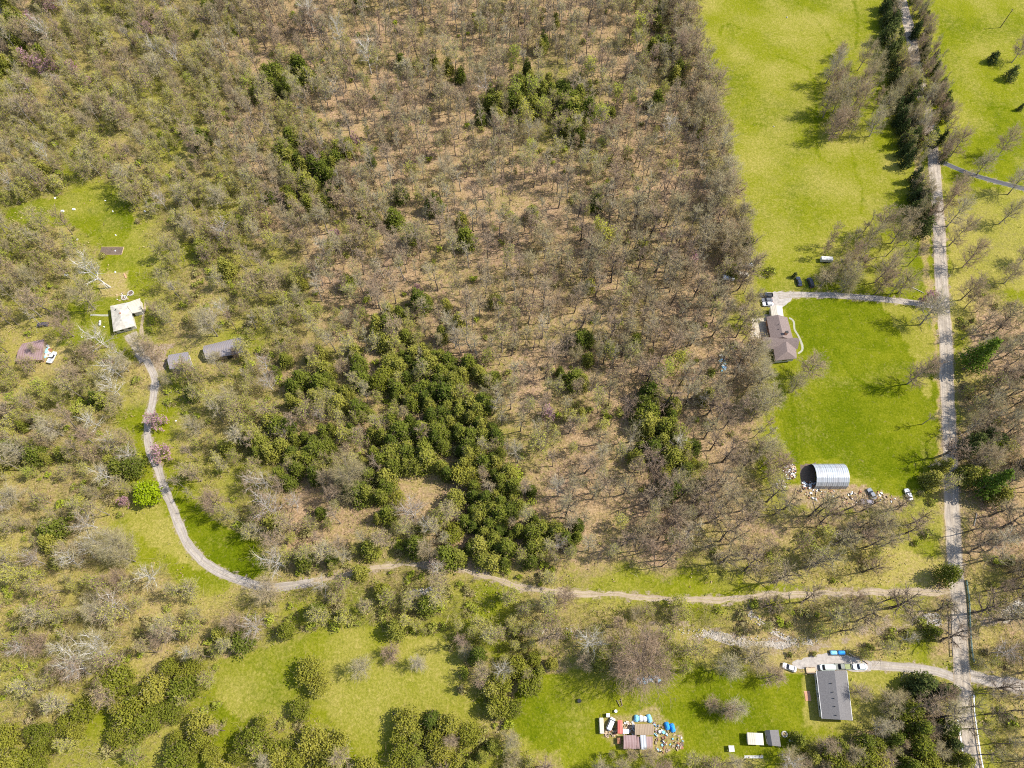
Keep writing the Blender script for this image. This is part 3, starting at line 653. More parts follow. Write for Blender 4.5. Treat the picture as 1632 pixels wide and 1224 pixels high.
at_crown('shrub', 1229, 430, 4.0, 'large round green bush at the head of the house driveway', 1.5)
at_crown('dark', 1268, 436, 4.5, 'small dark cedar just above the two dark cars', 0.35)
at_crown('dark', 1588, 86, 8, 'dark cedar at the right edge of the far meadow, upper one', 0.85)
at_crown('dark', 1617, 112, 9, 'dark cedar at the right edge of the far meadow, lower one', 0.95)
at_base('wide', 1612, 100, 14, 'leafless tree behind the two cedars in the far meadow', 0.9)
at_crown('dark', 1630, 168, 5, 'small dark cedar cut by the right edge of the picture', 0.5)
for (u, v, h), t in zip([(1570, 560, 24), (1590, 765, 22)], ['tall bright green pine in the right-hand woods opposite the lawn', 'tall leaning green pine right of the road opposite the metal barn']):
    at_crown('pine', u, v, h, t)
for (u, v, h), t in zip([(1562, 700, 11), (1583, 690, 10), (1600, 700, 9), (1549, 715, 9)], ['largest dark cedar right of the road, throwing shadow across it', 'dark cedar second from the road opposite the lower lawn', 'dark cedar farthest from the road in its clump', 'dark cedar touching the road edge opposite the lower lawn']):
    at_crown('dark', u, v, h, t, 1.15)
at_crown('lime', 1585, 712, 6, 'bright green leafy tree among the dark roadside cedars', 0.5)
at_crown('lime', 1572, 735, 6, 'bright green leafy tree below the dark roadside cedars', 0.55)
at_crown('dark', 1480, 1088, 12, 'dark cedar beside the lower driveway mouth', 1.3)
at_crown('dark', 1505, 1100, 11, 'dark cedar at the road just below the lower driveway', 1.1)
for (u, v, h, sx), t in zip([(492, 1070, 9, 1.1), (507, 1092, 8, 0.85), (825, 1062, 9, 1.0), (800, 1088, 9, 0.95), (845, 1090, 9, 1.05), (798, 1125, 9, 1.0), (880, 1058, 6, 0.6), (850, 1050, 7, 0.7), (818, 1128, 8, 0.8)],
        ['large round evergreen standing alone in the lower meadow', 'round evergreen just below the large one in the lower meadow', 'uppermost olive evergreen of the clump left of the scrap yard', 'olive evergreen on the left side of the clump by the lower meadow',
         'olive evergreen on the right side of the clump left of the scrap yard', 'olive evergreen at the foot of the clump by the lower meadow', 'small round evergreen left of the huge leafless tree', 'small evergreen at the top of the yard clump', 'dark-shadowed evergreen below the yard clump']):
    at_crown('olive', u, v, h, t, sx)
for (u, v, h, sx, k), t in zip([(576, 1065, 9, 0.85, 'wide'), (622, 1040, 8, 0.75, 'wide'), (665, 1058, 8, 0.65, 'wide'), (742, 1035, 8, 0.6, 'wide'), (1170, 1128, 10, 0.85, 'wide'), (1165, 1060, 14, 1.0, 'wide'), (1300, 1075, 0.1, 0.1, None), (1352, 1098, 12, 0.75, None), (1425, 1115, 9, 0.9, 'wide'), (1205, 1045, 15, 1.2, 'wide'), (1230, 1078, 9, 0.8, 'wide')],
        ['grey leafless tree, leftmost of the trio in the lower meadow', 'grey leafless tree, middle of the trio in the lower meadow', 'brown leafless tree, rightmost of the trio in the lower meadow', 'small leafless tree at the meadow edge above the evergreens',
         'round grey leafless tree on the grass right of the scrap yard', 'large leafless tree between creek and lawn', None, None, 'leafless tree on rough grass right of the grey-roofed house', 'large dark leafless tree by the creek above the lawn', 'pale leafless tree beside the lower driveway end']):
    if k: at_crown(k, u, v, h, t, sx)
at_base('wide', 1363, 1103, 8, 'leafless tree against the right wall of the grey-roofed house', 0.7)
for u, v, t in [(740, 1072, 'small dark shrub in the lower meadow'), (735, 1098, 'bright green shrub at the right end of the lower meadow')]: at_crown('shrub', u, v, 3.5, t, 1.3)
for (u, v, s), t in zip([(75, 3, 1.2), (48, 33, 1.0), (38, 92, 1.1), (62, 103, 1.2), (82, 104, 0.9), (115, 106, 0.9), (40, 128, 0.8), (246, 670, 1.1), (254, 722, 1.1), (198, 798, 0.7), (1483, 474, 1.0), (1055, 378, 0.6), (1104, 417, 0.9), (873, 656, 0.9), (692, 895, 0.7), (535, 375, 0.9), (665, 458, 0.5), (1035, 30, 0.8), (235, 45, 0.9), (135, 125, 0.8), (565, 220, 0.8)],
        ['pink redbud at the very top left of the woods', 'pink redbud below the top left corner', 'pink redbud by the left edge, in a loose row of four', 'brightest pink redbud of the row at upper left', 'pink redbud third in the row at upper left', 'pink redbud at the right end of the row at upper left',
         'faint pink redbud below the row at upper left', 'pink redbud leaning over the gravel drive, upper of two', 'pink redbud leaning over the gravel drive, lower of two', 'small pink redbud left of the lime green tree', 'pink redbud by the mouth of the house driveway', 'small pink redbud in the woods beside the far meadow', 'pink redbud in the woods above the driveway head',
         'pink redbud at the right end of the cedar woods', 'small pink redbud above the dirt track', 'dull purple redbud among cedars of the upper middle', 'tiny purple redbud in the middle woods', 'pink redbud near the top corner of the far meadow', 'faint pink redbud on the upper left slope', 'pale pink redbud on the left slope', 'pink tinted redbud in the upper woods']):
    at_crown('redbud', u, v, 7.5 * s, t)

for u, v, t in [(52, 556, 'grey leafless tree half hiding the rusty roof'), (36, 578, 'leafless tree over the lower edge of the rusty roof'), (290, 584, 'leafless tree over the lower edge of the smaller grey barn'), (345, 566, 'brushy leafless tree before the larger grey barn'), (376, 563, 'leafless tree at the right corner of the larger grey barn')]: at_crown('wide', u, v, 6.5, t, 0.42)
for u, v, h in [(818, 92, 13), (850, 142, 14), (824, 150, 14), (838, 183, 14), (862, 175, 12), (956, 182, 15), (935, 105, 14), (1020, 42, 15), (1012, 60, 12), (958, 235, 11), (985, 150, 12), (968, 378, 14), (955, 365, 12), (395, 138, 12), (398, 118, 8), (1010, 165, 11), (845, 235, 11),
                (975, 560, 11), (1085, 580, 13), (1060, 590, 12), (345, 360, 9), (300, 130, 9), (5, 408, 9), (160, 640, 9), (50, 750, 8), (60, 620, 11), (20, 640, 10), (130, 800, 9)]: at_crown('spring', u, v, h)
for u, v, h in [(1300, 822, 17), (1335, 818, 18), (1372, 815, 16), (1405, 816, 15), (1250, 812, 17), (1222, 800, 18), (1430, 812, 13)]: at_base('lanky', u, v, h)
# --- copses and the tree lines along the road
def fill(poly, n, kinds, hs, seed, mind=2.5, sxs=None, sector=None):
    r = random.Random(seed); us = [p[0] for p in poly]; vs = [p[1] for p in poly]; pts = []; tries = 0
    while len(pts) < n and tries < n * 60:
        tries += 1; u, v = r.uniform(min(us), max(us)), r.uniform(min(vs), max(vs))
        if not inpoly([u], [v], poly)[0]: continue
        k = r.choice(kinds); h = r.uniform(*hs); x, y = G(u, v, h * 0.5 if k not in ('dark', 'cedar', 'olive') else h * 0.4)
        if any((x - a) ** 2 + (y - b_) ** 2 < mind ** 2 for a, b_ in pts): continue
        pts.append((x, y)); plant(k, x, y, h)
        if sxs: trees[-1]['sx'] = trees[-1]['s'] * sxs
        if sector: trees[-1]['sector'] = sector
fill([(1325, 95), (1350, 72), (1390, 100), (1415, 130), (1420, 165), (1405, 195), (1352, 225), (1332, 215), (1315, 160), (1322, 125)], 26, ['wide', 'tall', 'wide', 'hazy'], (12, 18), 3, 3.5, 0.8)
fill([(1335, 80), (1350, 75), (1345, 110), (1330, 110)], 3, ['wide'], (7, 9), 4)
fill([(1325, 360), (1350, 335), (1400, 345), (1440, 360), (1475, 385), (1475, 450), (1440, 465), (1370, 460), (1335, 440), (1300, 400)], 24, ['wide', 'hazy', 'tall', 'wide'], (12, 18), 5, 4.2, 0.85)
fill([(1290, 430), (1330, 425), (1365, 450), (1330, 462), (1300, 458)], 3, ['wide'], (9, 12), 6, 3)
WEST = [(1404, -10), (1422, -10), (1434, 60), (1440, 110), (1452, 150), (1460, 190), (1468, 230), (1472, 270), (1478, 300), (1486, 350), (1478, 372), (1462, 350), (1455, 290), (1440, 235), (1430, 190), (1420, 140), (1418, 90)]
fill(WEST, 46, ['dark'], (9, 13), 11, 2.6, 0.95)
fill([(u + 7, v) for u, v in WEST], 40, ['wide', 'tall', 'hazy', 'budding', 'wide'], (9, 14), 12, 3, 0.7)
EAST = [(1448, -10), (1470, -10), (1480, 60), (1500, 90), (1508, 150), (1516, 210), (1512, 250), (1500, 250), (1494, 190), (1482, 130), (1470, 90), (1458, 40)]
fill(EAST, 20, ['dark'], (8, 11), 13, 2.6, 0.85)
fill([(u + 4, v) for u, v in EAST], 42, ['wide', 'tall', 'hazy'], (9, 14), 14, 3, 0.7)
fill([(1440, 90), (1475, 95), (1485, 190), (1455, 180)], 9, ['budding', 'hazy', 'wide'], (9, 13), 15, 3, 0.8)   # crowns over the road
fill([(1400, 1150), (1440, 1095), (1520, 1100), (1525, 1210), (1480, 1224), (1400, 1210), (1370, 1180)], 28, ['cedar', 'dark', 'olive', 'hazy', 'wide'], (8, 11), 16, 4)
fill([(1535, 650), (1632, 640), (1640, 745), (1550, 745)], 16, ['dark', 'hazy', 'wide', 'tall'], (9, 14), 17, 4)
fill([(1255, 1175), (1300, 1170), (1400, 1190), (1400, 1235), (1250, 1235)], 14, ['cedar', 'olive', 'wide', 'wide'], (7, 10), 18, 3.5)
fill([(960, 1180), (1010, 1196), (1060, 1205), (1060, 1240), (950, 1240)], 8, ['wide', 'wide', 'hazy'], (7, 10), 19, 3.5)
fill([(1130, 1110), (1150, 1100), (1160, 1140), (1140, 1150)], 2, ['wide'], (8, 10), 20, 3)
fill([(640, 1150), (700, 1140), (770, 1170), (800, 1165), (830, 1190), (810, 1240), (640, 1240), (630, 1190)], 22, ['olive', 'olive', 'cedar', 'wide'], (7, 10), 21, 4)
fill([(1540, 1090), (1700, 1090), (1700, 1224), (1570, 1224)], 12, ['lanky', 'tall'], (13, 18), 22, 6, 0.8)

fill([(1060, -20), (1100, -20), (1122, 60), (1146, 150), (1172, 300), (1196, 400), (1200, 440), (1165, 420), (1140, 320), (1115, 180), (1085, 80)], 95, ['tall', 'hazy', 'wide', 'tall'], (12, 17), 30, 2.8, 1.15)
fill([(1195, 440), (1212, 500), (1200, 520), (1225, 600), (1232, 680), (1248, 740), (1225, 760), (1205, 680), (1190, 600), (1180, 500)], 34, ['tall', 'hazy', 'wide'], (10, 15), 31, 3.5, 1.1)
fill([(1440, 120), (1470, 110), (1492, 210), (1480, 250), (1462, 220)], 12, ['hazy', 'wide', 'budding', 'dark'], (9, 13), 32, 3, 0.9)
# --- the woods, sampled from the cover map
#        tall   hazy   wide   pale   budding cedar  olive  shrub
DENS = {'b': (.0260, .0110, .0010, .0003, .0016, .0012, 0, .0040),
        'o': (.0060, .0140, .0028, .0008, .0160, .0010, 0, .0170),
        's': (.0006, .0060, .0075, .0055, .0080, .0004, 0, .0200),
        'c': (.0020, .0050, .0018, .0010, .0080, .0900, .0040, .0030),
        'm': (.0025, .0080, .0028, .0012, .0130, .0340, .0020, .0130),
        'y': (.0003, .0020, .0015, .0005, .0050, .0010, .0440, .0150),
        'g': (.0006, .0045, .0035, .0016, .0150, .0030, .0010, .0300),
        '.': (0,) * 8}
SPN = ['tall', 'hazy', 'wide', 'pale', 'budding', 'cedar', 'olive', 'shrub']
DN = np.array([DENS[k] for k in KINDS])
bu, bv = 816.0, 612.0
px_ = np.arange(-262, 262, 2.2); py_ = np.arange(-22, 372, 2.2)
CX, CY = np.meshgrid(px_, py_); CX = CX.ravel() + rng.uniform(-1.1, 1.1, CX.size); CY = CY.ravel() + rng.uniform(-1.1, 1.1, CY.size)
u0, v0, _ = proj(CX, CY, 0.0); u1, v1, _ = proj(CX, CY, 7.0)
inside = (u1 > -45) & (u1 < 1677) & (v1 > -50) & (v0 < 1262)
CX, CY, u0, v0, u1, v1 = [a[inside] for a in (CX, CY, u0, v0, u1, v1)]
cl = cell_at(u1 + (vnoise(CX, CY, 12) - 0.5) * 60 + rng.normal(size=len(CX)) * 8, v1 + (vnoise(CX + 50, CY, 12) - 0.5) * 60 + rng.normal(size=len(CX)) * 8)
ok = road_clear(CX, CY, 0.8) & road_clear(CX, CY, 0.6, [(np.array([[p.x, p.y] for p in spline(px, 2.0)]), 1.6) for px in (CREEK[4:10], CREEK2)])
for poly in NOTREE: ok &= ~inpoly(u0, v0, poly)
D_ = DN[cl] * (2.2 * 2.2)
cn = np.clip((vnoise(CX + 13, CY + 7, 16) - 0.5) * 3.2 + 1, 0.1, 2.2); cb = np.clip((vnoise(CX + 83, CY + 7, 9) - 0.5) * 3.4 + 1, 0.05, 2.4)
D_[:, 5] *= cn; D_[:, 4] *= cb; D_[:, 7] *= np.clip((vnoise(CX, CY + 90, 8) - 0.5) * 3 + 1, 0.1, 2.2)
D_[:, 0:2] *= np.clip((vnoise(CX + 44, CY + 90, 10) - 0.5) * 1.6 + 1, 0.3, 1.6)[:, None]
cum = np.cumsum(D_, 1); r_ = rng.random(len(CX)); pick = (r_[:, None] > cum).sum(1)
HS = {'flush': (9, 15), 'lanky': (14, 21), 'tall': (13, 20), 'hazy': (12, 18), 'wide': (8, 13), 'pale': (9, 14), 'budding': (6, 11), 'cedar': (7.5, 12.5), 'olive': (5.5, 10.5), 'shrub': (1.4, 3.2)}
occ = {}
for t in trees: occ.setdefault((int(t['x'] // 4), int(t['y'] // 4)), []).append((t['x'], t['y']))
order = rng.permutation(np.nonzero(ok & (pick < 8))[0])
for i in order:
    k = SPN[pick[i]]; x, y = float(CX[i]), float(CY[i])
    md = 1.6 if k == 'shrub' else 3.2 if k == 'olive' else 2.5
    c = (int(x // 4), int(y // 4))
    if any((x - a) ** 2 + (y - b_) ** 2 < md * md for dx in (-1, 0, 1) for dy in (-1, 0, 1) for a, b_ in occ.get((c[0] + dx, c[1] + dy), ())): continue
    if k in ('budding', 'hazy') and cl[i] in (1, 2, 4, 6) and rng.random() < (0.55 if k == 'hazy' else 0.4): k = 'flush'
    if k in ('tall', 'hazy', 'wide') and u0[i] > 860 and v0[i] > 330 and rng.random() < (0.5 if v0[i] < 600 else 0.7) * min(1, (u0[i] - 800) / 250): k = 'lanky'
    occ.setdefault(c, []).append((x, y)); plant(k, x, y, U(*HS[k])); trees[-1]['sx'] = trees[-1]['s'] * U(0.72, 1.25)

# --- labels by the nearest landmark and side
LM = [('the cream-roofed house', 200, 505), ('the two grey barns', 325, 565), ('the rusty-roofed shed', 45, 565), ('the upper left clearing', 110, 335), ('the lime green tree', 232, 785),
      ('the pink redbuds over the drive', 247, 690), ('the fresh green strip', 380, 870), ('the gravel drive bend', 340, 905), ('the lower meadow', 620, 1110), ('the left picture edge', 10, 730),
      ('the lower left corner', 60, 1190), ('the lower left scrub', 120, 960), ('the evergreen clump by the meadow', 820, 1090), ('the huge leafless tree', 1020, 1052), ('the scrap yard sheds', 1020, 1170),
      ('the white garden shed', 1203, 1177), ('the grey-roofed house', 1330, 1105), ('the lower driveway', 1440, 1064), ('the road bridge', 1528, 990), ('the dirt track junction', 1505, 943),
      ('the half-round metal barn', 1320, 757), ('the white car by the junk', 1446, 789), ('the straw-coloured clearing', 1370, 905), ('the brown-roofed house', 1240, 540), ('the house lawn', 1370, 620),
      ('the parked dark cars', 1282, 450), ('the driveway copse', 1400, 400), ('the far meadow', 1280, 150), ('the meadow copse', 1370, 150), ('the tree-lined road', 1465, 160),
      ('the dark asphalt drive', 1570, 285), ('the tall green pine', 1570, 560), ('the leaning green pine', 1590, 765), ('the roadside cedars', 1565, 700), ('the right picture edge', 1625, 880),
      ('the cedar woods', 700, 650), ('the lower cedar clump', 830, 850), ('the dirt track', 760, 915), ('the straight dirt track', 1100, 955), ('the dry creek', 1240, 1022),
      ('the white creek rocks', 1478, 990), ('the tan rocks by the dirt track', 660, 945), ('the middle of the woods', 760, 400), ('the blue tarp in the woods', 1148, 573), ('the lower right corner', 1600, 1170),
      ('the bottom picture edge', 560, 1215), ('the bare brown woods', 1000, 700), ('the upper white sycamores', 560, 90), ('the top left corner', 60, 40), ('the meadow woods edge', 1130, 250), ('the upper left slope', 300, 200), ('the cedar patch above', 530, 200)]
LM[-1] = ('the upper small cedars', 530, 190)
ORD = ['nearest', 'second', 'third', 'fourth', 'fifth', 'sixth', 'seventh', 'eighth', 'ninth', 'tenth', 'eleventh', 'twelfth', 'thirteenth', 'fourteenth', 'fifteenth', 'sixteenth', 'seventeenth', 'eighteenth', 'nineteenth', 'twentieth']
ORD += ['twenty-' + o for o in ['first'] + ORD[1:9]] + ['thirtieth']
LOOK = {'spring': 'bright yellow-green tree', 'flush': 'taller tree flushed yellow-green', 'lanky': 'dark limbed leafless tree', 'tall': 'tall slim leafless tree', 'hazy': 'tall budding bare tree', 'wide': 'spreading leafless tree', 'pale': 'white limbed leafless tree', 'giant': 'huge leafless tree',
        'budding': 'small yellow-green tree', 'cedar': 'green cedar', 'dark': 'dark green cedar', 'olive': 'round olive green evergreen', 'pine': 'tall green pine', 'lime': 'bright green tree', 'redbud': 'pink redbud', 'shrub': 'low tangled shrub'}
for t in trees:
    t['sp'] = SPEC[t['kind']]; H = PR[t['kind']]['H'] * t['s']; t['Ht'] = H
    t['u'], t['v'], t['d'] = proj(t['x'], t['y'], H * 0.6); t['size'] = H * t['sx'] ** 0.5 / t['d']
    t['in'] = -8 < t['u'] < 1640 and -8 < t['v'] < 1232
byk = {}
for t in trees: byk.setdefault(t['sp'], []).append(t)
IND = []; MASS = {}
for sp_, ts in byk.items():
    lim = 300
    vis = sorted([t for t in ts if t['in']], key=lambda t: (t['label'] is None, -t['size']))
    keep = vis[:lim]; ids = {id(t) for t in keep}
    IND += keep
    rest = [t for t in ts if id(t) not in ids]
    if len(vis) > lim: MASS[sp_] = rest
    print('PLANTS', sp_, len(ts), 'individual', len(keep), 'mass', len(rest) if len(vis) > lim else 0)
buckets = {}
for t in IND:
    if t['label']: continue
    best = min(LM, key=lambda l: (l[1] - t['u']) ** 2 + (l[2] - t['v']) ** 2)
    du, dv = t['u'] - best[1], t['v'] - best[2]
    side = ('right of' if du > 0 else 'left of') if abs(du) > abs(dv) else ('below' if dv > 0 else 'above')
    buckets.setdefault((LOOK[t['kind']], side, best[0]), []).append((du * du + dv * dv, t))
for (look, side, lm), lst in buckets.items():
    lst.sort(key=lambda q: q[0])
    for i, (_, t) in enumerate(lst):
        o = ORD[i] if i < len(ORD) else 'number %d' % (i + 1)
        t['label'] = f"{look} {side} {lm}, " + ('nearest to it' if i == 0 else f"{o} nearest") if len(lst) > 1 else f"{look} {side} {lm}"
for t in IND:
    p = PR[t['kind']]; tg, cg, tm, cm = p['v'][t['vi'] % len(p['v'])]
    if tm is None:
        o = add(t['sp'], cm); o.location = (t['x'], t['y'], 0); o.rotation_euler = (0, 0, t['rz']); o.scale = (t['sx'], t['sx'], t['s'])
        tag(o, t['label'], CATS[t['sp']], GRP[t['sp']])
    else:
        e = empty(t['sp'], (t['x'], t['y'], 0), t['rz'], t['label'], CATS[t['sp']], GRP[t['sp']]); e.scale = (t['sx'], t['sx'], t['s'])
        add('trunk', tm, e); add('crown', cm, e)
LOD = {'tall': 'tall_lod'}
def mass(name, ts):
    Vs, Ts, Qs, MT, MQ, TO, VA = [], [], [], [], [], [], []; n = 0; mats = []
    def mi(m):
        if m not in mats: mats.append(m)
        return mats.index(m)
    cache = {}
    for t in ts:
        p = PR[LOD.get(t['kind'], t['kind'])]; vi = int(rng.integers(0, len(p['v']))); key = (id(p), vi)
        if key not in cache:
            lst = []
            for g_, mm in ((p['v'][vi][0], p['mt']), (p['v'][vi][1], p['mc'])):
                if g_ is None: continue
                V, T, Q_, mt, mq, va = g_.arr(); mp = np.array([mi(m) for m in mm]); lst.append((V, T, Q_, mp[mt] if len(mt) else mt, mp[mq] if len(mq) else mq, va))
            cache[key] = lst
        ca, sa = math.cos(t['rz']), math.sin(t['rz']); tone = rng.random()
        for V, T, Q_, mt, mq, va in cache[key]:
            X = V[:, 0] * t['sx']; Y = V[:, 1] * t['sx']
            Vs.append(np.stack([X * ca - Y * sa + t['x'], X * sa + Y * ca + t['y'], V[:, 2] * t['s']], 1).astype(np.float32))
            Ts.append(T + n); Qs.append(Q_ + n); MT.append(mt); MQ.append(mq); TO.append(np.full(len(V), tone)); VA.append(va); n += len(V)
    me = mesh_np(name, np.concatenate(Vs), np.concatenate(Ts), np.concatenate(Qs), mats, np.concatenate(MT), np.concatenate(MQ), np.concatenate(TO), np.concatenate(VA))
    print('MASS', name, len(ts), len(me.polygons))
    return tag(add(name, me), kind='stuff')
MN = {'bare_tree': ('bare_woods', 'distant leafless woods over tan leaf litter, read as one mass', 'woods'), 'shrub': ('brushwood', 'tangle of low brush filling the woods and scrub', 'brushwood'),
      'budding_tree': ('budding_woods', 'mass of small trees in yellow-green bud in the upper woods', 'woods'), 'cedar_tree': ('cedar_woods', 'cedars scattered as one mass in the farther woods', 'woods')}
for sp_, ts in MASS.items():
    nm, lb, ct = MN.get(sp_, (sp_ + '_woods', 'mass of trees in the farther woods', 'woods')); o = mass(nm, ts); tag(o, lb, ct)

# --- undergrowth: low tufts, dead stems and fallen twigs over the woods floor
n = 130000
ux = rng.uniform(-255, 255, n); uy = rng.uniform(-20, 365, n); uu, uv_, _ = proj(ux, uy, 0.0)
kc = cell_at(uu + rng.normal(size=n) * 15, uv_ + rng.normal(size=n) * 15)
pr = np.array([0.30, 0.85, 0.8, 0.3, 0.5, 0.5, 0.9, 0.03])[kc] * np.clip((vnoise(ux, uy + 300, 5) - 0.45) * 5, 0, 1)
sel = (uu > -30) & (uu < 1660) & (uv_ > -30) & (uv_ < 1250) & (rng.random(n) < pr)
for poly in (LAWN_BIG, LAWN_EAST, LAWN_HOUSE, HOUSE_PAD, BPAD, YARD_S, FRESH_STRIP, MEADOW_S): sel &= ~inpoly(uu, uv_, poly)
ux, uy, kc = ux[sel], uy[sel], kc[sel]; rc = road_clear(ux, uy, 0.5); ux, uy, kc = ux[rc], uy[rc], kc[rc]; n = len(ux)
g_ = Geo(); sub = 3
c = np.repeat(np.stack([ux, uy, np.zeros(n)], 1), sub, 0) + np.stack([rng.normal(size=n * sub) * 0.4, rng.normal(size=n * sub) * 0.4, rng.uniform(0.1, 0.6, n * sub)], 1)
nn = rng.normal(size=(n * sub, 3)); nn[:, 2] = np.abs(nn[:, 2]) + 0.8; nn /= np.linalg.norm(nn, axis=1, keepdims=True)
brown = rng.random(n) < np.array([0.85, 0.35, 0.6, 0.6, 0.5, 0.3, 0.2, 0.5])[kc]
mqx = np.repeat(np.where(brown, 1, 0), sub)
g_.leaves(c, nn, 0.36); g_.mq = [mqx]
V, T, Q_, mt, mq, va = g_.arr(); tone = np.repeat(rng.random(n), sub * 4)
me = mesh_np('undergrowth', V, T, Q_, [M['brush'], M['straw']], mt, mq, tone, va)
tag(add('undergrowth', me), 'low green and straw-coloured undergrowth on the woods floor', 'undergrowth', kind='stuff'); print('UNDER', n)
# thin saplings and cane standing between the trees
n = 170000
ux = rng.uniform(-255, 255, n); uy = rng.uniform(-20, 365, n); uu, uv_, _ = proj(ux, uy, 0.0)
kc = cell_at(uu + rng.normal(size=n) * 15, uv_ + rng.normal(size=n) * 15)
pr = np.array([0.50, 1.0, 1.0, 0.35, 0.7, 0.5, 1.0, 0.0])[kc] * np.clip((vnoise(ux + 9, uy + 700, 7) - 0.22) * 3, 0.15, 1)
sel = (uu > -30) & (uu < 1660) & (uv_ > -30) & (uv_ < 1250) & (rng.random(n) < pr)
for poly in NOTREE: sel &= ~inpoly(uu, uv_, poly)
ux, uy = ux[sel], uy[sel]; rc = road_clear(ux, uy, 0.6); ux, uy = ux[rc], uy[rc]; n = len(ux); sub = 6
hh = rng.uniform(1.0, 4.4, n); g_ = Geo()
p0 = np.repeat(np.stack([ux, uy, np.zeros(n)], 1), sub, 0) + np.stack([rng.normal(size=n * sub) * 0.25, rng.normal(size=n * sub) * 0.25, np.zeros(n * sub)], 1)
p0[:, 2] = rng.uniform(0, 0.5, n * sub) * np.repeat(hh, sub)
dd = rng.normal(size=(n * sub, 3)) * np.array([0.55, 0.55, 0.25]); dd[:, 2] += 0.75
g_.blades(p0, p0 + dd * np.repeat(hh, sub)[:, None] * 0.8, 0.085)
g_.mt = [np.where(np.arange(n * sub) % 3 == 0, 0, 1)]
V, T, Q_, mt, mq, va = g_.arr(); tone = np.repeat(rng.random(n), sub * 3)
me = mesh_np('saplings', V, T, Q_, [M['twig'], M['haze_bud']], mt, mq, tone, va)
tag(add('saplings', me), 'feathery thicket of thin saplings and canes between the trees', 'thicket', kind='stuff'); print('SAPS', n)


# ------------------------------------------------------------------ buildings
M['white'] = mottled('white_paint', (0.52, 0.50, 0.46), (0.68, 0.66, 0.62), 1.5)
M['whitecar'] = mat('white_car_paint', (0.80, 0.80, 0.80), 0.3, 0, 0.5)
M['cream_roof'] = mottled('weathered_cream_roof', (0.34, 0.31, 0.25), (0.60, 0.55, 0.46), 0.7, bump=0.05)
M['pale_roof'] = striped('pale_metal_roof', (0.58, 0.52, 0.41), (0.50, 0.45, 0.35), 0.6, wear=0.2)
M['brown_roof'] = mottled('brown_shingles', (0.16, 0.12, 0.105), (0.25, 0.19, 0.165), 2.2, bump=0.04)
M['grey_roof'] = mottled('grey_shingles', (0.125, 0.116, 0.112), (0.18, 0.168, 0.16), 2.5, bump=0.04)
M['barn_roof'] = striped('weathered_grey_barn_roof', (0.27, 0.25, 0.27), (0.21, 0.19, 0.20), 0.9, wear=0.6, wearc=(0.34, 0.27, 0.2), wscale=0.5)
M['rust_roof'] = striped('rusty_roof', (0.30, 0.20, 0.19), (0.22, 0.13, 0.12), 0.9, wear=0.6, wearc=(0.40, 0.30, 0.28), wscale=0.4)
M['galv'] = striped('galvanised_steel', (0.42, 0.45, 0.47), (0.33, 0.355, 0.38), 0.75, rough=0.5, metal=0.15, wear=0.45, wearc=(0.42, 0.33, 0.27), wscale=0.25, bump=0.06)
M['red_roof'] = striped('faded_red_roof', (0.62, 0.14, 0.10), (0.48, 0.11, 0.08), 0.5, wear=0.3, wearc=(0.6, 0.3, 0.25))
M['brick'] = mottled('brick', (0.32, 0.16, 0.10), (0.45, 0.26, 0.18), 3)
M['siding'] = mottled('tan_siding', (0.50, 0.46, 0.38), (0.60, 0.56, 0.48), 1)
M['wood'] = striped('weathered_boards', (0.34, 0.25, 0.16), (0.24, 0.17, 0.11), 0.5, wear=0.5, wearc=(0.45, 0.36, 0.24))
M['deck'] = striped('tan_deck_boards', (0.60, 0.44, 0.27), (0.46, 0.33, 0.2), 0.4, axis=1, wear=0.3)
M['glass'] = mat('dark_glass', (0.03, 0.035, 0.045), 0.1, 0, 0.6)
M['darkin'] = mottled('soil_and_painted_shade', (0.10, 0.07, 0.05), (0.18, 0.13, 0.09), 1.5)  # garden soil and ash, also the shade painted beside the metal barn
M['rubber'] = mat('tyre_rubber', (0.02, 0.02, 0.02), 0.8)
M['black'] = mat('black_plastic', (0.03, 0.03, 0.03), 0.6)
M['blue'] = mottled('blue_tarp', (0.02, 0.22, 0.62), (0.05, 0.36, 0.80), 2)
M['skyblue'] = mottled('light_blue_plastic', (0.12, 0.45, 0.70), (0.35, 0.66, 0.85), 2)
M['steel'] = mat('painted_steel', (0.55, 0.57, 0.58), 0.4, 0.4)
M['teal'] = mottled('green_rail_paint', (0.12, 0.22, 0.19), (0.28, 0.38, 0.34), 1.5)
M['stone'] = mottled('pale_rock', (0.34, 0.30, 0.24), (0.58, 0.54, 0.48), 1.5)
M['rust'] = mottled('rusty_iron', (0.22, 0.09, 0.05), (0.40, 0.19, 0.10), 2)
M['concrete'] = mottled('pale_concrete', (0.27, 0.26, 0.18), (0.40, 0.385, 0.29), 1.5)
M['red'] = mat('red_paint', (0.45, 0.05, 0.04), 0.5)
M['orange'] = mottled('orange_brick', (0.50, 0.24, 0.14), (0.62, 0.36, 0.22), 2)

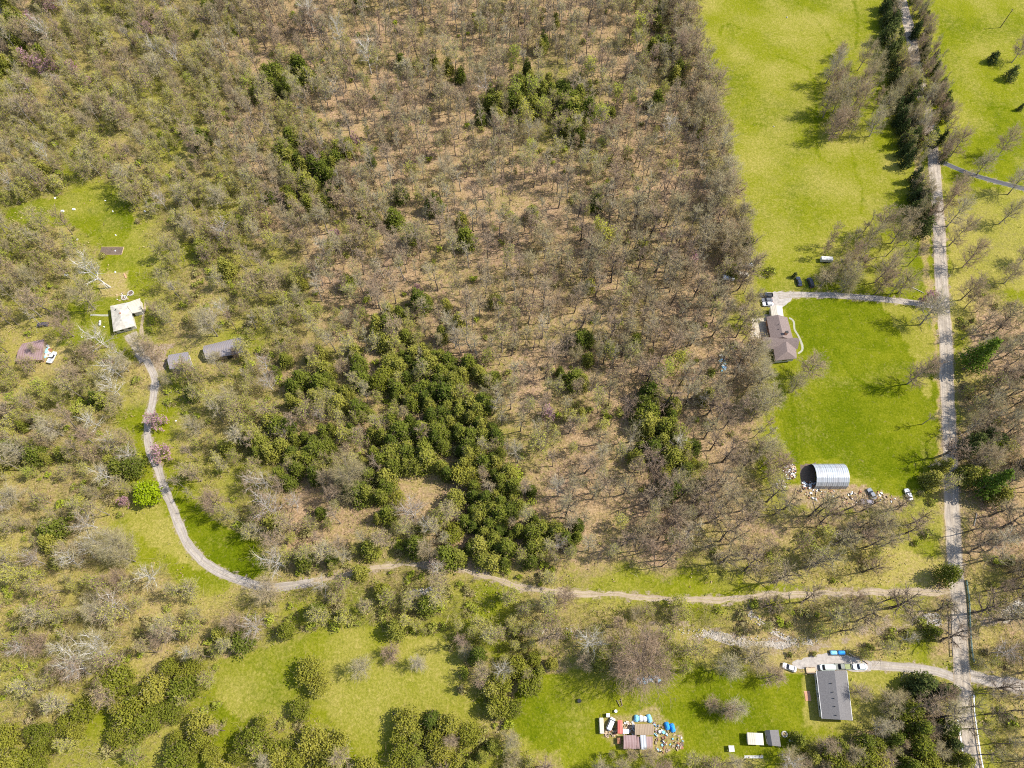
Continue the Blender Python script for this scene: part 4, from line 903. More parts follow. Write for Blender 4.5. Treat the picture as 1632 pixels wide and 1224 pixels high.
def corners(px, z): return [Vector((*G(u, v, z), z)) for u, v in px]
def roof(name, c, base, rise, m, parent, axis='v', hip0=0.0, hip1=0.0, over=0.0, th=0.16, skew=0.5):
    """roof over four corners (top-left, top-right, bottom-right, bottom-left); ridge runs down the picture ('v') or across ('h')"""
    if axis == 'h': c = [c[1], c[2], c[3], c[0]]
    A, B, C_, D = [Vector(p) for p in c]
    if over:
        ctr = (A + B + C_ + D) / 4
        A, B, C_, D = [p + (p - ctr).normalized() * over for p in (A, B, C_, D)]
    up = Vector((0, 0, rise)); R1 = A.lerp(B, skew) + up; R2 = D.lerp(C_, skew) + up
    r1 = R1.lerp(R2, hip0); r2 = R2.lerp(R1, hip1)
    mb = MB(); dn = Vector((0, 0, -th))
    fs = [[A, D, r2, r1], [C_, B, r1, r2]]
    fs.append([B, A, r1]); fs.append([D, C_, r2])
    for f in fs:
        f = [p - base for p in f]; mb.poly(f)
    lo = [p - base + dn for p in (A, B, C_, D)]; hi = [p - base for p in (A, B, C_, D)]
    for i in range(4): mb.poly([hi[i], hi[(i + 1) % 4], lo[(i + 1) % 4], lo[i]])
    mb.poly(lo)
    return mb.build(name, m, parent)
def ridge_cap(A, B, base, m, parent):
    return MB().cyl(A - base + Vector((0, 0, .03)), B - base + Vector((0, 0, .03)), 0.12, k=6).build('ridge_cap', m, parent)
def walls(c, base, inset, m, parent, name='wall', top=None):
    ctr = sum(c, Vector()) / 4; q = [p + (ctr - p).normalized() * inset * 1.41 - base for p in c]
    mb = MB(); n = len(q)
    for i in range(n):
        a, b_ = q[i], q[(i + 1) % n]; t = (top if top else a.z) - 0.18
        mb.poly([(a.x, a.y, 0), (b_.x, b_.y, 0), (b_.x, b_.y, t), (a.x, a.y, t)])
    o = mb.build(name, m, parent)
    return o, q
def opening(name, a, b_, t, w_, z0, z1, m, parent):
    """a window or door slab proud of the wall from a to b"""
    a = Vector((a.x, a.y, 0)); b_ = Vector((b_.x, b_.y, 0)); d = (b_ - a); ln = d.length; d.normalize(); p = a + d * ln * t
    return MB().box((p.x, p.y, (z0 + z1) / 2), (w_, 0.12, z1 - z0), math.atan2(d.y, d.x)).build(name, m, parent)
def thing(name, u, v, label, cat, group=None, rz=0.0, z=0.0):
    x, y = G(u, v); return empty(name, (x, y, z), rz, label, cat, group)
def ztop(c, h): return [Vector((p.x, p.y, h)) for p in c]

# cream-roofed house
t = thing('house', 197, 505, 'cream-roofed house beside the end of the gravel drive', 'house'); base = t.location
c = corners([(176, 488), (205, 482), (214.5, 519), (181, 528)], 3.0)
_, q = walls(c, base, 0.45, M['siding'], t); roof('roof', c, base, 1.0, M['cream_roof'], t, 'v', 0.3, 0.3, over=0.15)
for i, tt in ((2, 0.3), (2, 0.7), (3, 0.3), (3, 0.65), (1, 0.5)): opening('window', q[i], q[(i + 1) % 4], tt, 1.2, 1.0, 2.1, M['glass'], t)
opening('door', q[1], q[2], 0.25, 1.0, 0.05, 2.1, M['brick'], t)
c2 = corners([(200, 483.5), (223, 475.5), (225.5, 496), (211, 499)], 3.0)
_, q = walls(c2, base, 0.35, M['siding'], t); roof('roof', c2, base, 0.45, M['pale_roof'], t, 'h', over=0.1)
MB().cyl((-1.5, 1.0, 3.3), (-1.5, 1.0, 4.3), 0.12, k=8).build('vent_pipe', M['black'], t)
MB().box((0.8, -0.8, 3.9), (0.6, 0.6, 0.9)).build('chimney', M['brick'], t)
# grey barns and rusty shed
def shed(px, eave, rise, axis, wm, rm, label, cat='shed', name='shed', over=0.2, door=1, skew=0.5, win=1, group=None, roofname='roof'):
    cu_ = sum(p[0] for p in px) / 4; cv_ = sum(p[1] for p in px) / 4
    t = thing(name, cu_, cv_, label, cat, group); base = t.location
    c = corners(px, eave); _, q = walls(c, base, 0.2, wm, t)
    roof(roofname, c, base, rise, rm, t, axis, over=over, skew=skew)
    # gable ends
    k = [0, 1, 2, 3] if axis == 'v' else [1, 2, 3, 0]
    if rise > 0.25:
        g_ = MB()
        for a, b_ in ((k[0], k[1]), (k[2], k[3])):
            m_ = (q[a] + q[b_]) / 2; g_.poly([(q[a].x, q[a].y, eave - .2), (q[b_].x, q[b_].y, eave - .2), (m_.x, m_.y, eave + rise * 0.85)])
        g_.build('gable', wm, t)
    if door: opening('door', q[2], q[3], 0.4, min(2.2, (q[2] - q[3]).length * 0.4), 0.05, min(2.1, eave - 0.3), M['black'], t)
    if win: opening('window', q[3], q[0], 0.5, 0.8, eave * 0.4, eave * 0.4 + 0.7, M['glass'], t)
    return t, q
shed([(269, 566), (299, 561), (305.5, 583), (271, 588)], 2.6, 1.6, 'h', M['white'], M['barn_roof'], 'smaller grey-roofed barn with a white gable end by the drive', 'barn', 'barn')
shed([(325, 551.5), (383, 537.5), (388, 562), (329, 572)], 2.8, 1.8, 'h', M['wood'], M['barn_roof'], 'larger weathered grey-roofed barn among bare trees above the drive', 'barn', 'barn')
shed([(36, 548), (70, 541), (66, 573), (26, 575)], 2.4, 0.9, 'h', M['wood'], M['rust_roof'], 'shed with a patchy rusty roof at the left edge beside the white truck')

# brown-roofed house
t = thing('house', 1240, 540, 'brown-roofed house of joined wings with a pale garage roof', 'house'); base = t.location
E = 3.0
A_ = corners([(1221.6, 505), (1254.5, 506), (1264, 541), (1228.5, 540)], E)
_, q = walls(A_, base, 0.45, M['brick'], t); roof('roof', A_, base, 1.7, M['brown_roof'], t, 'v', over=0.1)
for i, tt in ((3, 0.3), (3, 0.6), (1, 0.3), (1, 0.6)): opening('window', q[i], q[(i + 1) % 4], tt, 1.4, 0.9, 2.1, M['glass'], t)
Bw = corners([(1213, 537.5), (1270, 538.5), (1271, 556), (1213, 556)], E)
_, q = walls(Bw, base, 0.4, M['siding'], t); Bo = roof('roof', Bw, base, 2.3, M['brown_roof'], t, 'h', over=0.1, skew=0.42)
opening('window', q[2], q[3], 0.15, 1.6, 0.9, 2.1, M['glass'], t); opening('door', q[2], q[3], 0.85, 1.0, 0.05, 2.1, M['white'], t)
Cw = corners([(1232, 549), (1268, 549), (1269.5, 571), (1236, 574.5)], E)
_, q = walls(Cw, base, 0.45, M['siding'], t); roof('roof', Cw, base, 2.0, M['brown_roof'], t, 'v', 0.0, 0.38, over=0.1)
opening('window', q[2], q[3], 0.5, 2.0, 0.9, 2.1, M['glass'], t); opening('window', q[3], q[0], 0.5, 1.4, 0.9, 2.1, M['glass'], t)
x, y = G(1246, 541); ch = MB().box((x - base.x, y - base.y, 4.9), (1.0, 0.8, 2.2)).build('chimney', M['orange'], t)
MB().box((x - base.x, y - base.y, 6.06), (1.15, 0.95, 0.1)).build('chimney_cap', M['black'], ch)
Gw = corners([(1227.5, 488), (1246.5, 487.5), (1249, 505.5), (1230, 505)], 2.8)
_, q = walls(Gw, base, 0.25, M['white'], t); roof('garage_roof', Gw, base, 0.5, M['pale_roof'], t, 'v')
opening('garage_door', q[0], q[1], 0.5, 3.2, 0.05, 2.2, M['white'], t)
for u, v in ((1240, 518), (1241, 525)):
    x, y = G(u, v, 4.2); MB().cyl((x - base.x, y - base.y, 3.6), (x - base.x, y - base.y, 4.75), 0.12, k=8).build('vent_pipe', M['black'], t)
# its walk, deck and garden bits
W_ = [(1257.6, 507), (1262, 509), (1265, 513), (1266.5, 525), (1270, 531), (1273, 536), (1275.6, 542), (1278.5, 550), (1278.5, 558), (1272, 563.5)]
ribbon('path', W_, 0.8, M['concrete'], wob=0.08, z=0.03, step=0.8)
t = thing('hexagonal_deck', 1202, 553, 'dark hexagonal deck at the left end of the brown-roofed house', 'deck')
h_ = [(3.0 * math.cos(i * math.pi / 3), 3.0 * math.sin(i * math.pi / 3)) for i in range(6)]
mb = MB()
for z_ in (0.5, 0.65): mb.poly([(a, b_, z_) for a, b_ in h_])
for i in range(6): mb.poly([(*h_[i], 0.5), (*h_[(i + 1) % 6], 0.5), (*h_[(i + 1) % 6], 0.65), (*h_[i], 0.65)])
mb.build('deck_floor', mottled('dark_deck', (0.09, 0.09, 0.09), (0.15, 0.14, 0.13), 2), t)
mb = MB()
for i in range(6):
    a = h_[i]; b_ = h_[(i + 1) % 6]; mb.cyl((*a, 0), (*a, 1.55), 0.07, k=6)
    if i != 0: mb.cyl((a[0], a[1], 1.5), (b_[0], b_[1], 1.5), 0.05, k=5)
mb.build('railing', M['wood'], t)
for (u, v, w_, l_, rz), lb in zip([(1206, 511, 3.5, 0.8, 0.1), (1203, 530, 0.8, 5.0, 0.0), (1213, 545, 3.5, 0.6, 0.3)], ['upper rock border of the patio', 'long rock border down the side of the patio', 'lower rock border between patio and hexagonal deck']):
    x, y = G(u, v); g_ = MB()
    for i in range(int(w_ * l_ * 4)): g_.box((random.uniform(-w_ / 2, w_ / 2), random.uniform(-l_ / 2, l_ / 2), 0.2), (random.uniform(.3, .7), random.uniform(.3, .7), 0.4), random.uniform(0, 3), 0.7)
    o = g_.build('rock_border', M['stone']); o.location = (x, y, 0); o.rotation_euler.z = rz; tag(o, lb, 'rock border')

# half-round metal barn, open to the left
t = thing('metal_barn', 1323, 757, 'half-round galvanised metal barn open at its left end', 'barn'); base = t.location
x0, ya = G(1298, 757, 3); x1, _ = G(1350, 757, 3); Wd = 9.2; Hh = 4.9; Lx = x1 - x0; base_y = ya + 0.3
t.location = (x0, base_y, 0)
k = 8; ang = [math.pi * i / k for i in range(k + 1)]
prof = [(Wd / 2 * math.cos(a), Hh * math.sin(a) ** 0.85) for a in ang]
mb = MB()
for i in range(k):
    (a1, z1), (a2, z2) = prof[i], prof[i + 1]; nseg = 6
    for j in range(nseg):
        xa, xb = Lx * j / nseg, Lx * (j + 1) / nseg
        mb.poly([(xa, a1, z1), (xb, a1, z1), (xb, a2, z2), (xa, a2, z2)])
    f = 0.975; mb.poly([(0.02, a2 * f, z2 * f), (Lx - .02, a2 * f, z2 * f), (Lx - .02, a1 * f, z1 * f), (0.02, a1 * f, z1 * f)])
    mb.poly([(0, a1, z1), (0, a2, z2), (0.02, a2 * f, z2 * f), (0.02, a1 * f, z1 * f)])
mb.build('arched_shell', M['galv'], t)
MB().poly([(Lx - 0.15, a * 0.97, z * 0.97) for a, z in prof]).build('end_wall', M['galv'], t)
mb = MB()
for j in range(1, 6):
    for i in range(k):
        (a1, z1), (a2, z2) = prof[i], prof[i + 1]; mb.cyl((Lx * j / 6, a1 * 1.006, z1 * 1.006), (Lx * j / 6, a2 * 1.006, z2 * 1.006), 0.025, k=4)
mb.build('standing_seam', M['galv'], t)
pad('earth_or_shade_patch', [(1276, 741), (1300, 738), (1300, 772), (1276, 770)], M['darkin'], 0.018)  # barn's cast shadow painted as a dark patch on the ground

# grey-roofed house
t = thing('house', 1330, 1108, 'long grey gable-roofed house beside the lower driveway', 'house'); base = t.location
c = corners([(1301, 1070), (1349.5, 1069.5), (1358.5, 1148), (1310, 1145)], 3.1)
_, q = walls(c, base, 0.5, M['siding'], t); roof('roof', c, base, 1.6, M['grey_roof'], t, 'v', over=0.1, skew=0.53)
tr_ = MB()
for a, b_ in ((3, 0), (1, 2)): tr_.cyl(c[a] - base + Vector((0, 0, -.05)), c[b_] - base + Vector((0, 0, -.05)), 0.13, k=6)
tr_.build('gutter', M['white'], t)
for u, v in ((1327, 1089), (1329.5, 1103), (1331, 1113), (1332.5, 1126), (1334.5, 1140)):
    x, y = G(u - 2, v, 4.4); MB().cyl((x - base.x, y - base.y, 4.0), (x - base.x, y - base.y, 4.9), 0.13, k=8).build('vent_pipe', M['black'], t)
for i, tt in ((3, .2), (3, .5), (3, .8), (1, .2), (1, .5), (1, .8), (2, .3), (2, .7)): opening('window', q[i], q[(i + 1) % 4], tt, 1.3, 1.0, 2.2, M['glass'], t)
opening('door', q[3], q[0], 0.65, 1.0, 0.05, 2.1, M['white'], t)
# tan deck and brick step at its left side
t = thing('deck', 1291.5, 1068.5, 'tan board deck at the upper left corner of the grey-roofed house', 'deck')
MB().box((0, 0, 0.45), (3.0, 2.0, 0.14)).build('deck_floor', M['deck'], t)
mb = MB()
for sx_, sy_ in ((-1.4, .9), (1.4, .9), (-1.4, -.9), (0, .9)): mb.cyl((sx_, sy_, 0), (sx_, sy_, 1.4), 0.06, k=5)
mb.cyl((-1.4, .9, 1.4), (1.4, .9, 1.4), 0.05, k=5); mb.cyl((-1.4, .9, 1.4), (-1.4, -.9, 1.4), 0.05, k=5); mb.build('railing', M['deck'], t)
t = thing('brick_patio', 1287, 1109, 'small orange brick patio in the grass left of the grey-roofed house', 'patio')
mb = MB()
for i in range(6):
    for j in range(9): mb.box((-0.75 + i * 0.3, -1.35 + j * 0.33, 0.06), (0.27, 0.30, 0.12))
mb.build('paving', M['orange'], t)

# garden sheds and small yard things
t, q = shed([(1191.5, 1168), (1215, 1169), (1216.5, 1187), (1193, 1186)], 2.3, 0.3, 'v', M['white'], M['pale_roof'], 'white metal-roofed garden shed on the grass, left of a grey one', win=1)
t, q = shed([(1221, 1164.5), (1240, 1164), (1244, 1189), (1225, 1187)], 2.4, 0.9, 'v', M['siding'], M['grey_roof'], 'grey gable-roofed garden shed right of the white one', skew=0.25)
def stool(name, u, v, sx_, sy_, h, m, label, cat, rz=0.0, mleg=None, legs=True):
    t = thing(name, u, v, label, cat, rz=rz)
    MB().box((0, 0, h), (sx_, sy_, 0.08)).build('tabletop', m, t)
    for a in (-1, 1):
        for b_ in (-1, 1): MB().cyl((a * sx_ * .42, b_ * sy_ * .42, 0), (a * sx_ * .42, b_ * sy_ * .42, h - .04), 0.04, k=5).build('leg', mleg or M['steel'], t)
    return t
stool('table', 1164, 1193, 1.7, 1.7, 1.4, M['white'], 'square white outdoor table on the grass below the round leafless tree', 'table')
def ring(name, u, v, r, m, label, cat, inner=None):
    t = thing(name, u, v, label, cat); mb = MB(); n_ = 14
    for i in range(n_): a = 2 * math.pi * i / n_; mb.box((r * math.cos(a), r * math.sin(a), 0.18), (0.5, 0.4, 0.36), a + math.pi / 2, 0.8)
    mb.build('stone_ring', m, t); MB().cyl((0, 0, 0.03), (0, 0, 0.1), r * 0.85, k=14).build('ash_bed', inner or M['darkin'], t)
ring('fire_pit', 1250, 1170, 0.75, M['stone'], 'round stone fire pit beside the grey garden shed', 'fire pit', M['straw'])
ring('fire_pit', 208.5, 467.5, 1.1, M['stone'], 'pale stone ring in the grass above the cream roof', 'fire pit')
ring('fire_pit', 198, 475, 1.0, M['stone'], 'tan stone ring touching the top edge of the cream-roofed house', 'fire pit')
def tank(u, v, l_, r, rz, label):
    t = thing('propane_tank', u, v, label, 'propane tank', 'white propane tanks', rz)
    mb = MB().cyl((-l_ / 2, 0, r + .25), (l_ / 2, 0, r + .25), r, k=14); mb.cyl((-l_ / 2, 0, r + .25), (-l_ / 2 - r * .55, 0, r + .25), r, r * .4, k=14); mb.cyl((l_ / 2, 0, r + .25), (l_ / 2 + r * .55, 0, r + .25), r, r * .4, k=14)
    mb.build('vessel', M['white'], t, True); MB().cyl((0, 0, 2 * r + .2), (0, 0, 2 * r + .42), 0.16, k=8).build('valve_dome', M['black'], t)
    for s_ in (-1, 1): MB().box((s_ * l_ * .3, 0, .14), (.2, r * 1.4, .28)).build('foot', M['concrete'], t)
tank(1263, 1180, 2.3, 0.45, 0.0, 'white propane tank right of the grey garden shed'); tank(160.5, 516, 2.0, 0.42, 1.75, 'white propane tank on grass left of the cream-roofed house')
for i, v in enumerate((1205, 1207.6)):
    x, y = G(1201, v); o = MB().box((0, 0, 0.12), (5.8, 0.3, 0.2)).build('plank', M['white']); o.location = (x, y, 0); tag(o, ['upper', 'lower'][i] + ' of two long white planks lying on the grass', 'plank')
ribbon('path', [(144, 502), (152, 502), (160, 502.5), (173, 502.5)], 0.9, M['concrete'], wob=0.06, z=0.03)
ribbon('path', [(232, 480), (229, 505), (226, 525), (228, 540)], 1.2, M['dirt'], wob=0.4, z=0.025)

# ------------------------------------------------------------------ vehicles
def octo(l_, w_, z, ch=0.35, dx=0.0):
    a, b_ = l_ / 2, w_ / 2; return [(x + dx, y, z) for x, y in ((a, -b_ + ch), (a, b_ - ch), (a - ch, b_), (-a + ch, b_), (-a, b_ - ch), (-a, -b_ + ch), (-a + ch, -b_), (a - ch, -b_))]
def loft(rings):
    mb = MB(); n_ = len(rings[0])
    for r_ in rings: mb.v += r_
    for i in range(len(rings) - 1):
        for k in range(n_): mb.f.append((i * n_ + k, i * n_ + (k + 1) % n_, (i + 1) * n_ + (k + 1) % n_, (i + 1) * n_ + k))
    mb.f.append(tuple(reversed(range(n_)))); mb.f.append(tuple((len(rings) - 1) * n_ + k for k in range(n_)))
    return mb
_paint = {}
def paint(c):
    if c not in _paint: _paint[c] = mat('car_paint_%d' % len(_paint), c, 0.28, 0.15, 0.6)
    return _paint[c]
def vehicle(kind, u, v, rz, c, label, l_=4.7, w_=1.85, cat='car', bedm=None):
    t = thing({'car': 'car', 'pickup': 'pickup_truck', 'van': 'van'}[kind], u, v, label, cat, 'parked vehicles', math.radians(rz)); P = paint(c)
    loft([octo(l_ * .96, w_ * .94, 0.28), octo(l_, w_, 0.5), octo(l_, w_, 0.78), octo(l_ * .97, w_ * .93, 0.95, 0.45)]).build('body', P, t)
    if kind == 'car': g0, g1, gl0, gl1, h = -0.06 * l_, -0.09 * l_, l_ * .58, l_ * .34, 1.42
    elif kind == 'van': g0, g1, gl0, gl1, h = -0.06 * l_, -0.10 * l_, l_ * .80, l_ * .68, 1.75
    else: g0, g1, gl0, gl1, h = 0.06 * l_, 0.05 * l_, l_ * .36, l_ * .22, 1.75
    loft([octo(gl0, w_ * .88, 0.95, .15, g0), octo(gl1, w_ * .74, h - .03, .15, g1)]).build('window', M['glass'], t)
    loft([octo(gl1 * 1.03, w_ * .76, h - .04, .15, g1), octo(gl1 * .95, w_ * .70, h + .03, .15, g1)]).build('car_roof', P, t)
    if kind == 'pickup':
        b0 = -l_ * .31; bl = l_ * .34
        MB().box((b0, 0, 0.98), (bl, w_ * .74, 0.05)).build('cargo_bed', bedm or M['black'], t)
        mb = MB()
        for s_ in (-1, 1): mb.box((b0, s_ * w_ * .42, 1.12), (bl + .2, .12, .34))
        mb.box((b0 - bl / 2 - .05, 0, 1.12), (.1, w_ * .8, .34)); mb.build('bed_wall', P, t)
    for sx_ in (-.32, .32):
        for sy_ in (-1, 1):
            wh = MB().cyl((sx_ * l_, sy_ * (w_ / 2 - .2), .34), (sx_ * l_, sy_ * (w_ / 2 + .01), .34), .34, k=14).build('wheel', M['rubber'], t)
            MB().cyl((sx_ * l_, sy_ * (w_ / 2), .34), (sx_ * l_, sy_ * (w_ / 2 + .03), .34), .18, k=10).build('rim', M['steel'], wh)
    for sy_ in (-1, 1):
        MB().box((l_ / 2 - .04, sy_ * w_ * .33, .7), (.1, .35, .14)).build('headlight', M['white'], t)
        MB().box((-l_ / 2 + .04, sy_ * w_ * .36, .75), (.1, .25, .16)).build('tail_light', M['red'], t)
    return t
vehicle('pickup', 1220, 472, 180, (0.03, 0.035, 0.045), 'black pickup truck, uppermost of three parked by the pale garage', 5.4, 2.0, 'pickup truck')
vehicle('car', 1221.5, 479.8, 180, (0.14, 0.14, 0.15), 'dark grey car between the black pickup and the white car', 4.6)
vehicle('car', 1223, 486, 180, (0.75, 0.75, 0.76), 'white car parked just above the pale garage roof', 4.5)
vehicle('car', 1272.5, 450, 95, (0.03, 0.04, 0.07), 'dark blue car on the grass, left of two', 4.6)
vehicle('van', 1291, 452, 97, (0.02, 0.025, 0.04), 'black car with pale window glints on the grass, right of two', 4.9, 1.95, 'car')
vehicle('van', 1317.5, 1064, 180, (0.50, 0.58, 0.55), 'pale green van at the head of the lower driveway', 5.0, 1.95, 'van')
vehicle('pickup', 1341, 1062.8, 180, (0.10, 0.11, 0.09), 'dark pickup truck with an olive load behind the pale green van', 5.6, 2.0, 'pickup truck', mottled('olive_tarp', (0.22, 0.25, 0.10), (0.34, 0.36, 0.18), 2))
vehicle('car', 1369, 1062.8, 180, (0.50, 0.58, 0.63), 'silver blue car, rightmost of three on the lower driveway', 4.7)
vehicle('car', 1257, 1064, 160, (0.55, 0.53, 0.54), 'pale car under branches at the left end of the lower driveway', 4.6)
vehicle('car', 1446.5, 789, 100, (0.78, 0.78, 0.78), 'white car standing at the right end of the junk strip', 4.4)
vehicle('pickup', 84.5, 571, 80, (0.74, 0.73, 0.73), 'white pickup truck beside the rusty-roofed shed', 5.2, 1.95, 'pickup truck', M['steel'])
vehicle('car', 70, 518.5, 185, (0.07, 0.06, 0.08), 'dark dusty car half under trees above the rusty-roofed shed', 4.6)
vehicle('car', 173, 577, 172, (0.16, 0.07, 0.07), 'dark red car under trees beside the drive end', 4.4)
vehicle('car', 1381, 801, 175, (0.16, 0.14, 0.17), 'grey junk car under trees below the metal barn', 4.5)
vehicle('car', 1388, 788, 110, (0.13, 0.15, 0.18), 'dark junk car in the middle of the junk strip', 4.4)
vehicle('van', 973, 1154, 62, (0.75, 0.76, 0.76), 'white van parked aslant beside the red-roofed shed', 4.0, 1.7, 'van')
def trailer(u, v, l_, w_, h, rz, m, label, cat='trailer', name='trailer'):
    t = thing(name, u, v, label, cat, rz=math.radians(rz))
    loft([octo(l_, w_, .5, .2), octo(l_, w_, h - .2, .2), octo(l_ * .96, w_ * .85, h, .3)]).build('box_body', m, t)
    for sy_ in (-1, 1):
        for sx_ in (-.1, .08): MB().cyl((sx_ * l_, sy_ * (w_ / 2 - .15), .33), (sx_ * l_, sy_ * (w_ / 2 + .02), .33), .33, k=12).build('wheel', M['rubber'], t)
    MB().cyl((l_ / 2, 0, .5), (l_ / 2 + .9, 0, .45), .06, k=6).build('drawbar', M['black'], t)
    MB().box((l_ * .15, w_ / 2 + .02, h * .6), (.8, .05, .5)).build('window', M['glass'], t)
trailer(1315.5, 416, 4.9, 1.9, 2.2, -4, M['white'], 'pale camper trailer alone on the grass above the dark cars')
trailer(958, 1156.6, 4.6, 1.4, 1.6, 90, M['pale_roof'], 'narrow pale trailer at the left end of the scrap yard')
trailer(1183, 439.5, 4.4, 1.7, 1.9, -12, M['cream_roof'], 'cream trailer at the woods edge left of the round bush')
trailer(1192, 425.5, 3.6, 1.6, 1.8, 0, M['steel'], 'small grey trailer at the meadow corner under branches')
trailer(1160, 445, 4.6, 1.8, 1.8, -8, M['whitecar'], 'bright white trailer inside the woods edge')
# blue load on the lower driveway
t = thing('utility_trailer', 1334, 1040.5, 'trailer loaded with blue tarps at the top of the lower driveway', 'trailer')
MB().box((0, 0, .55), (5.4, 1.6, .15)).build('flatbed', M['black'], t)
for sx_ in (-1.4, 1.2):
    loft([octo(2.3, 1.3, .64, .25, sx_), octo(2.1, 1.0, 1.0, .25, sx_), octo(1.3, .5, 1.2, .2, sx_)]).build('tarp_bundle', M['skyblue'] if sx_ < 0 else M['blue'], t)
for sx_ in (-1.5, 1.5):
    for sy_ in (-.7, .7): MB().cyl((sx_, sy_ - .1, .3), (sx_, sy_ + .1, .3), .3, k=10).build('wheel', M['rubber'], t)
t = thing('retaining_wall', 1368, 1047, 'low dark timber edging curving along the lower driveway', 'retaining wall')
mb = MB(); pts = [(1352, 1041), (1360, 1046), (1368, 1048.5), (1377, 1053), (1383, 1058)]
for a, b_ in zip(pts, pts[1:]):
    p, q_ = Vector((*G(*a), .2)) - t.location, Vector((*G(*b_), .2)) - t.location; d = q_ - p; mb.box((p + q_) / 2, (d.length, .35, .4), math.atan2(d.y, d.x))
mb.build('timber', M['wood'], t)

# ------------------------------------------------------------------ scrap yard
def flat(px, h, m, label, name='shed', wall=None, rise=0.12, cat='shed', axis='v', win=0):
    return shed(px, h, rise, axis, wall or M['wood'], m, label, cat, name, over=0.05, win=win)
def R4(x0, y0, x1, y1): return [(x0, y0), (x1, y0), (x1, y1), (x0, y1)]
flat(R4(984.5, 1148, 992, 1169), 2.0, M['red_roof'], 'narrow shed with a bright red roof in the scrap yard')
flat(R4(993, 1162, 1002, 1169), 1.4, M['whitecar'], 'small white-topped lean-to right of the red-roofed shed')
flat(R4(994, 1172, 1014, 1193.5), 2.4, M['rust_roof'], 'square shed with a rusty white-edged roof in the scrap yard', rise=0.5, axis='h')
flat(R4(1012, 1154, 1041.5, 1171), 2.6, M['wood'], 'widest scrap yard shed with a flat brown board roof', rise=0.5, axis='h')
flat(R4(1015, 1174, 1040, 1193), 1.9, M['rust_roof'], 'low lean-to under grey and rust corrugated sheets')
flat(R4(984, 1176, 990, 1185), 1.3, M['rust'], 'tiny shed with an orange rusted top')
x, y = G(1025.5, 1183, 2.1); o = MB().box((0, 0, 2.35), (1.8, 4.0, 0.06)).build('metal_sheet', M['galv']); o.location = (x, y, 0); o['label'] = 'pale metal sheet lying on the low lean-to roof'; o['category'] = 'metal sheet'
for (u, v, m, h), lb in zip([(1014, 1145, 'skyblue', 1.6), (1021, 1145, 'whitecar', 1.5), (1027, 1146, 'whitecar', 1.3), (1034.5, 1145, 'skyblue', 1.9), (1063, 1157, 'blue', 1.8), (1071.5, 1160, 'blue', 2.0)],
        ['light blue covered heap, leftmost above the brown shed', 'white covered heap beside the leftmost light blue one', 'small white covered heap in the middle of the row', 'light blue covered heap, rightmost above the brown shed', 'deep blue tarped heap with white patch right of the sheds', 'deep blue tarped heap, larger of the pair right of the sheds']):
    x, y = G(u, v); mb = loft([octo(1.5, h * 1.35, 0, .35), octo(1.35, h * 1.2, .7, .35), octo(.8, h * .7, 1.15, .2), octo(.3, h * .3, 1.3, .05)])
    o = mb.build('tarped_heap', M[m]); o.location = (x, y, 0); o.rotation_euler.z = random.uniform(-.3, .3); tag(o, lb, 'tarped heap', 'tarped heaps in the scrap yard')
t = thing('storage_box', 968.5, 1140, 'small white box with a dark side on the grass above the scrap yard', 'box'); MB().box((0, 0, .7), (1.1, 1.1, 1.3)).build('casing', M['whitecar'], t); MB().box((-.57, 0, .6), (.06, .8, .9)).build('door', M['black'], t)
t = thing('wooden_boat', 988, 1120, 'small upturned wooden frame lying on the grass above the scrap yard', 'frame', rz=1.9)
mb = MB(); mb.box((0, .55, .25), (2.2, .12, .3), .12); mb.box((0, -.55, .25), (2.2, .12, .3), -.12); mb.box((-1, 0, .25), (.12, 1.1, .3)); mb.box((.6, 0, .2), (.12, .9, .2)); mb.build('timber', M['wood'], t)
t.name = 'wooden_frame'
def barrel(u, v, m, label, r=.35, h=.9):
    t = thing('barrel', u, v, label, 'barrel'); MB().cyl((0, 0, 0), (0, 0, h), r, k=12).build('drum', m, t); MB().cyl((0, 0, h), (0, 0, h + .05), r * 1.05, k=12).build('lid', m, t)
barrel(981, 1133.5, M['whitecar'], 'white barrel alone on the grass above the scrap yard', .45)
barrel(923, 1117, M['black'], 'black barrel on the grass left of the scrap yard', .6, .9)
barrel(628, 1137, M['black'], 'dark drum alone in the middle of the lower meadow', .5, .8)
barrel(1051, 1166, M['steel'], 'dented grey drum right of the brown shed', .45)
barrel(1057, 1167, M['skyblue'], 'pale blue drum beside the dented grey one', .45)
def debris(name, px, n_, mats, label, smin=.2, smax=.9, hmax=.5, seed=1):
    """a scatter of scrap nobody could count: one object"""
    r = random.Random(seed); us = [p[0] for p in px]; vs = [p[1] for p in px]; me_v, me_f, mi_ = [], [], []; k = 0; tries = 0
    while k < n_ and tries < n_ * 40:
        tries += 1; u, v = r.uniform(min(us), max(us)), r.uniform(min(vs), max(vs))
        if not inpoly([u], [v], px)[0]: continue
        x, y = G(u, v); mb = MB(); l_, w_ = r.uniform(smin, smax), r.uniform(smin * .6, smax * .7); h = r.uniform(.08, hmax)
        mb.box((x, y, h / 2 + .02), (l_, w_, h), r.uniform(0, 3.1), r.uniform(.5, 1)); b0 = len(me_v); me_v += mb.v; me_f += [tuple(b0 + q_ for q_ in f) for f in mb.f]; mi_ += [r.randrange(len(mats))] * 6; k += 1
    me = bpy.data.meshes.new(name); me.from_pydata(me_v, [], me_f)
    for m in mats: me.materials.append(m)
    me.polygons.foreach_set('material_index', mi_); me.update()
    o = add(name, me); tag(o, label, 'scrap', kind='stuff'); return o
Wt, St, Ru, Wo, Bl, Bk, Cr = M['white'], M['steel'], M['rust'], M['wood'], M['skyblue'], M['black'], M['deck']
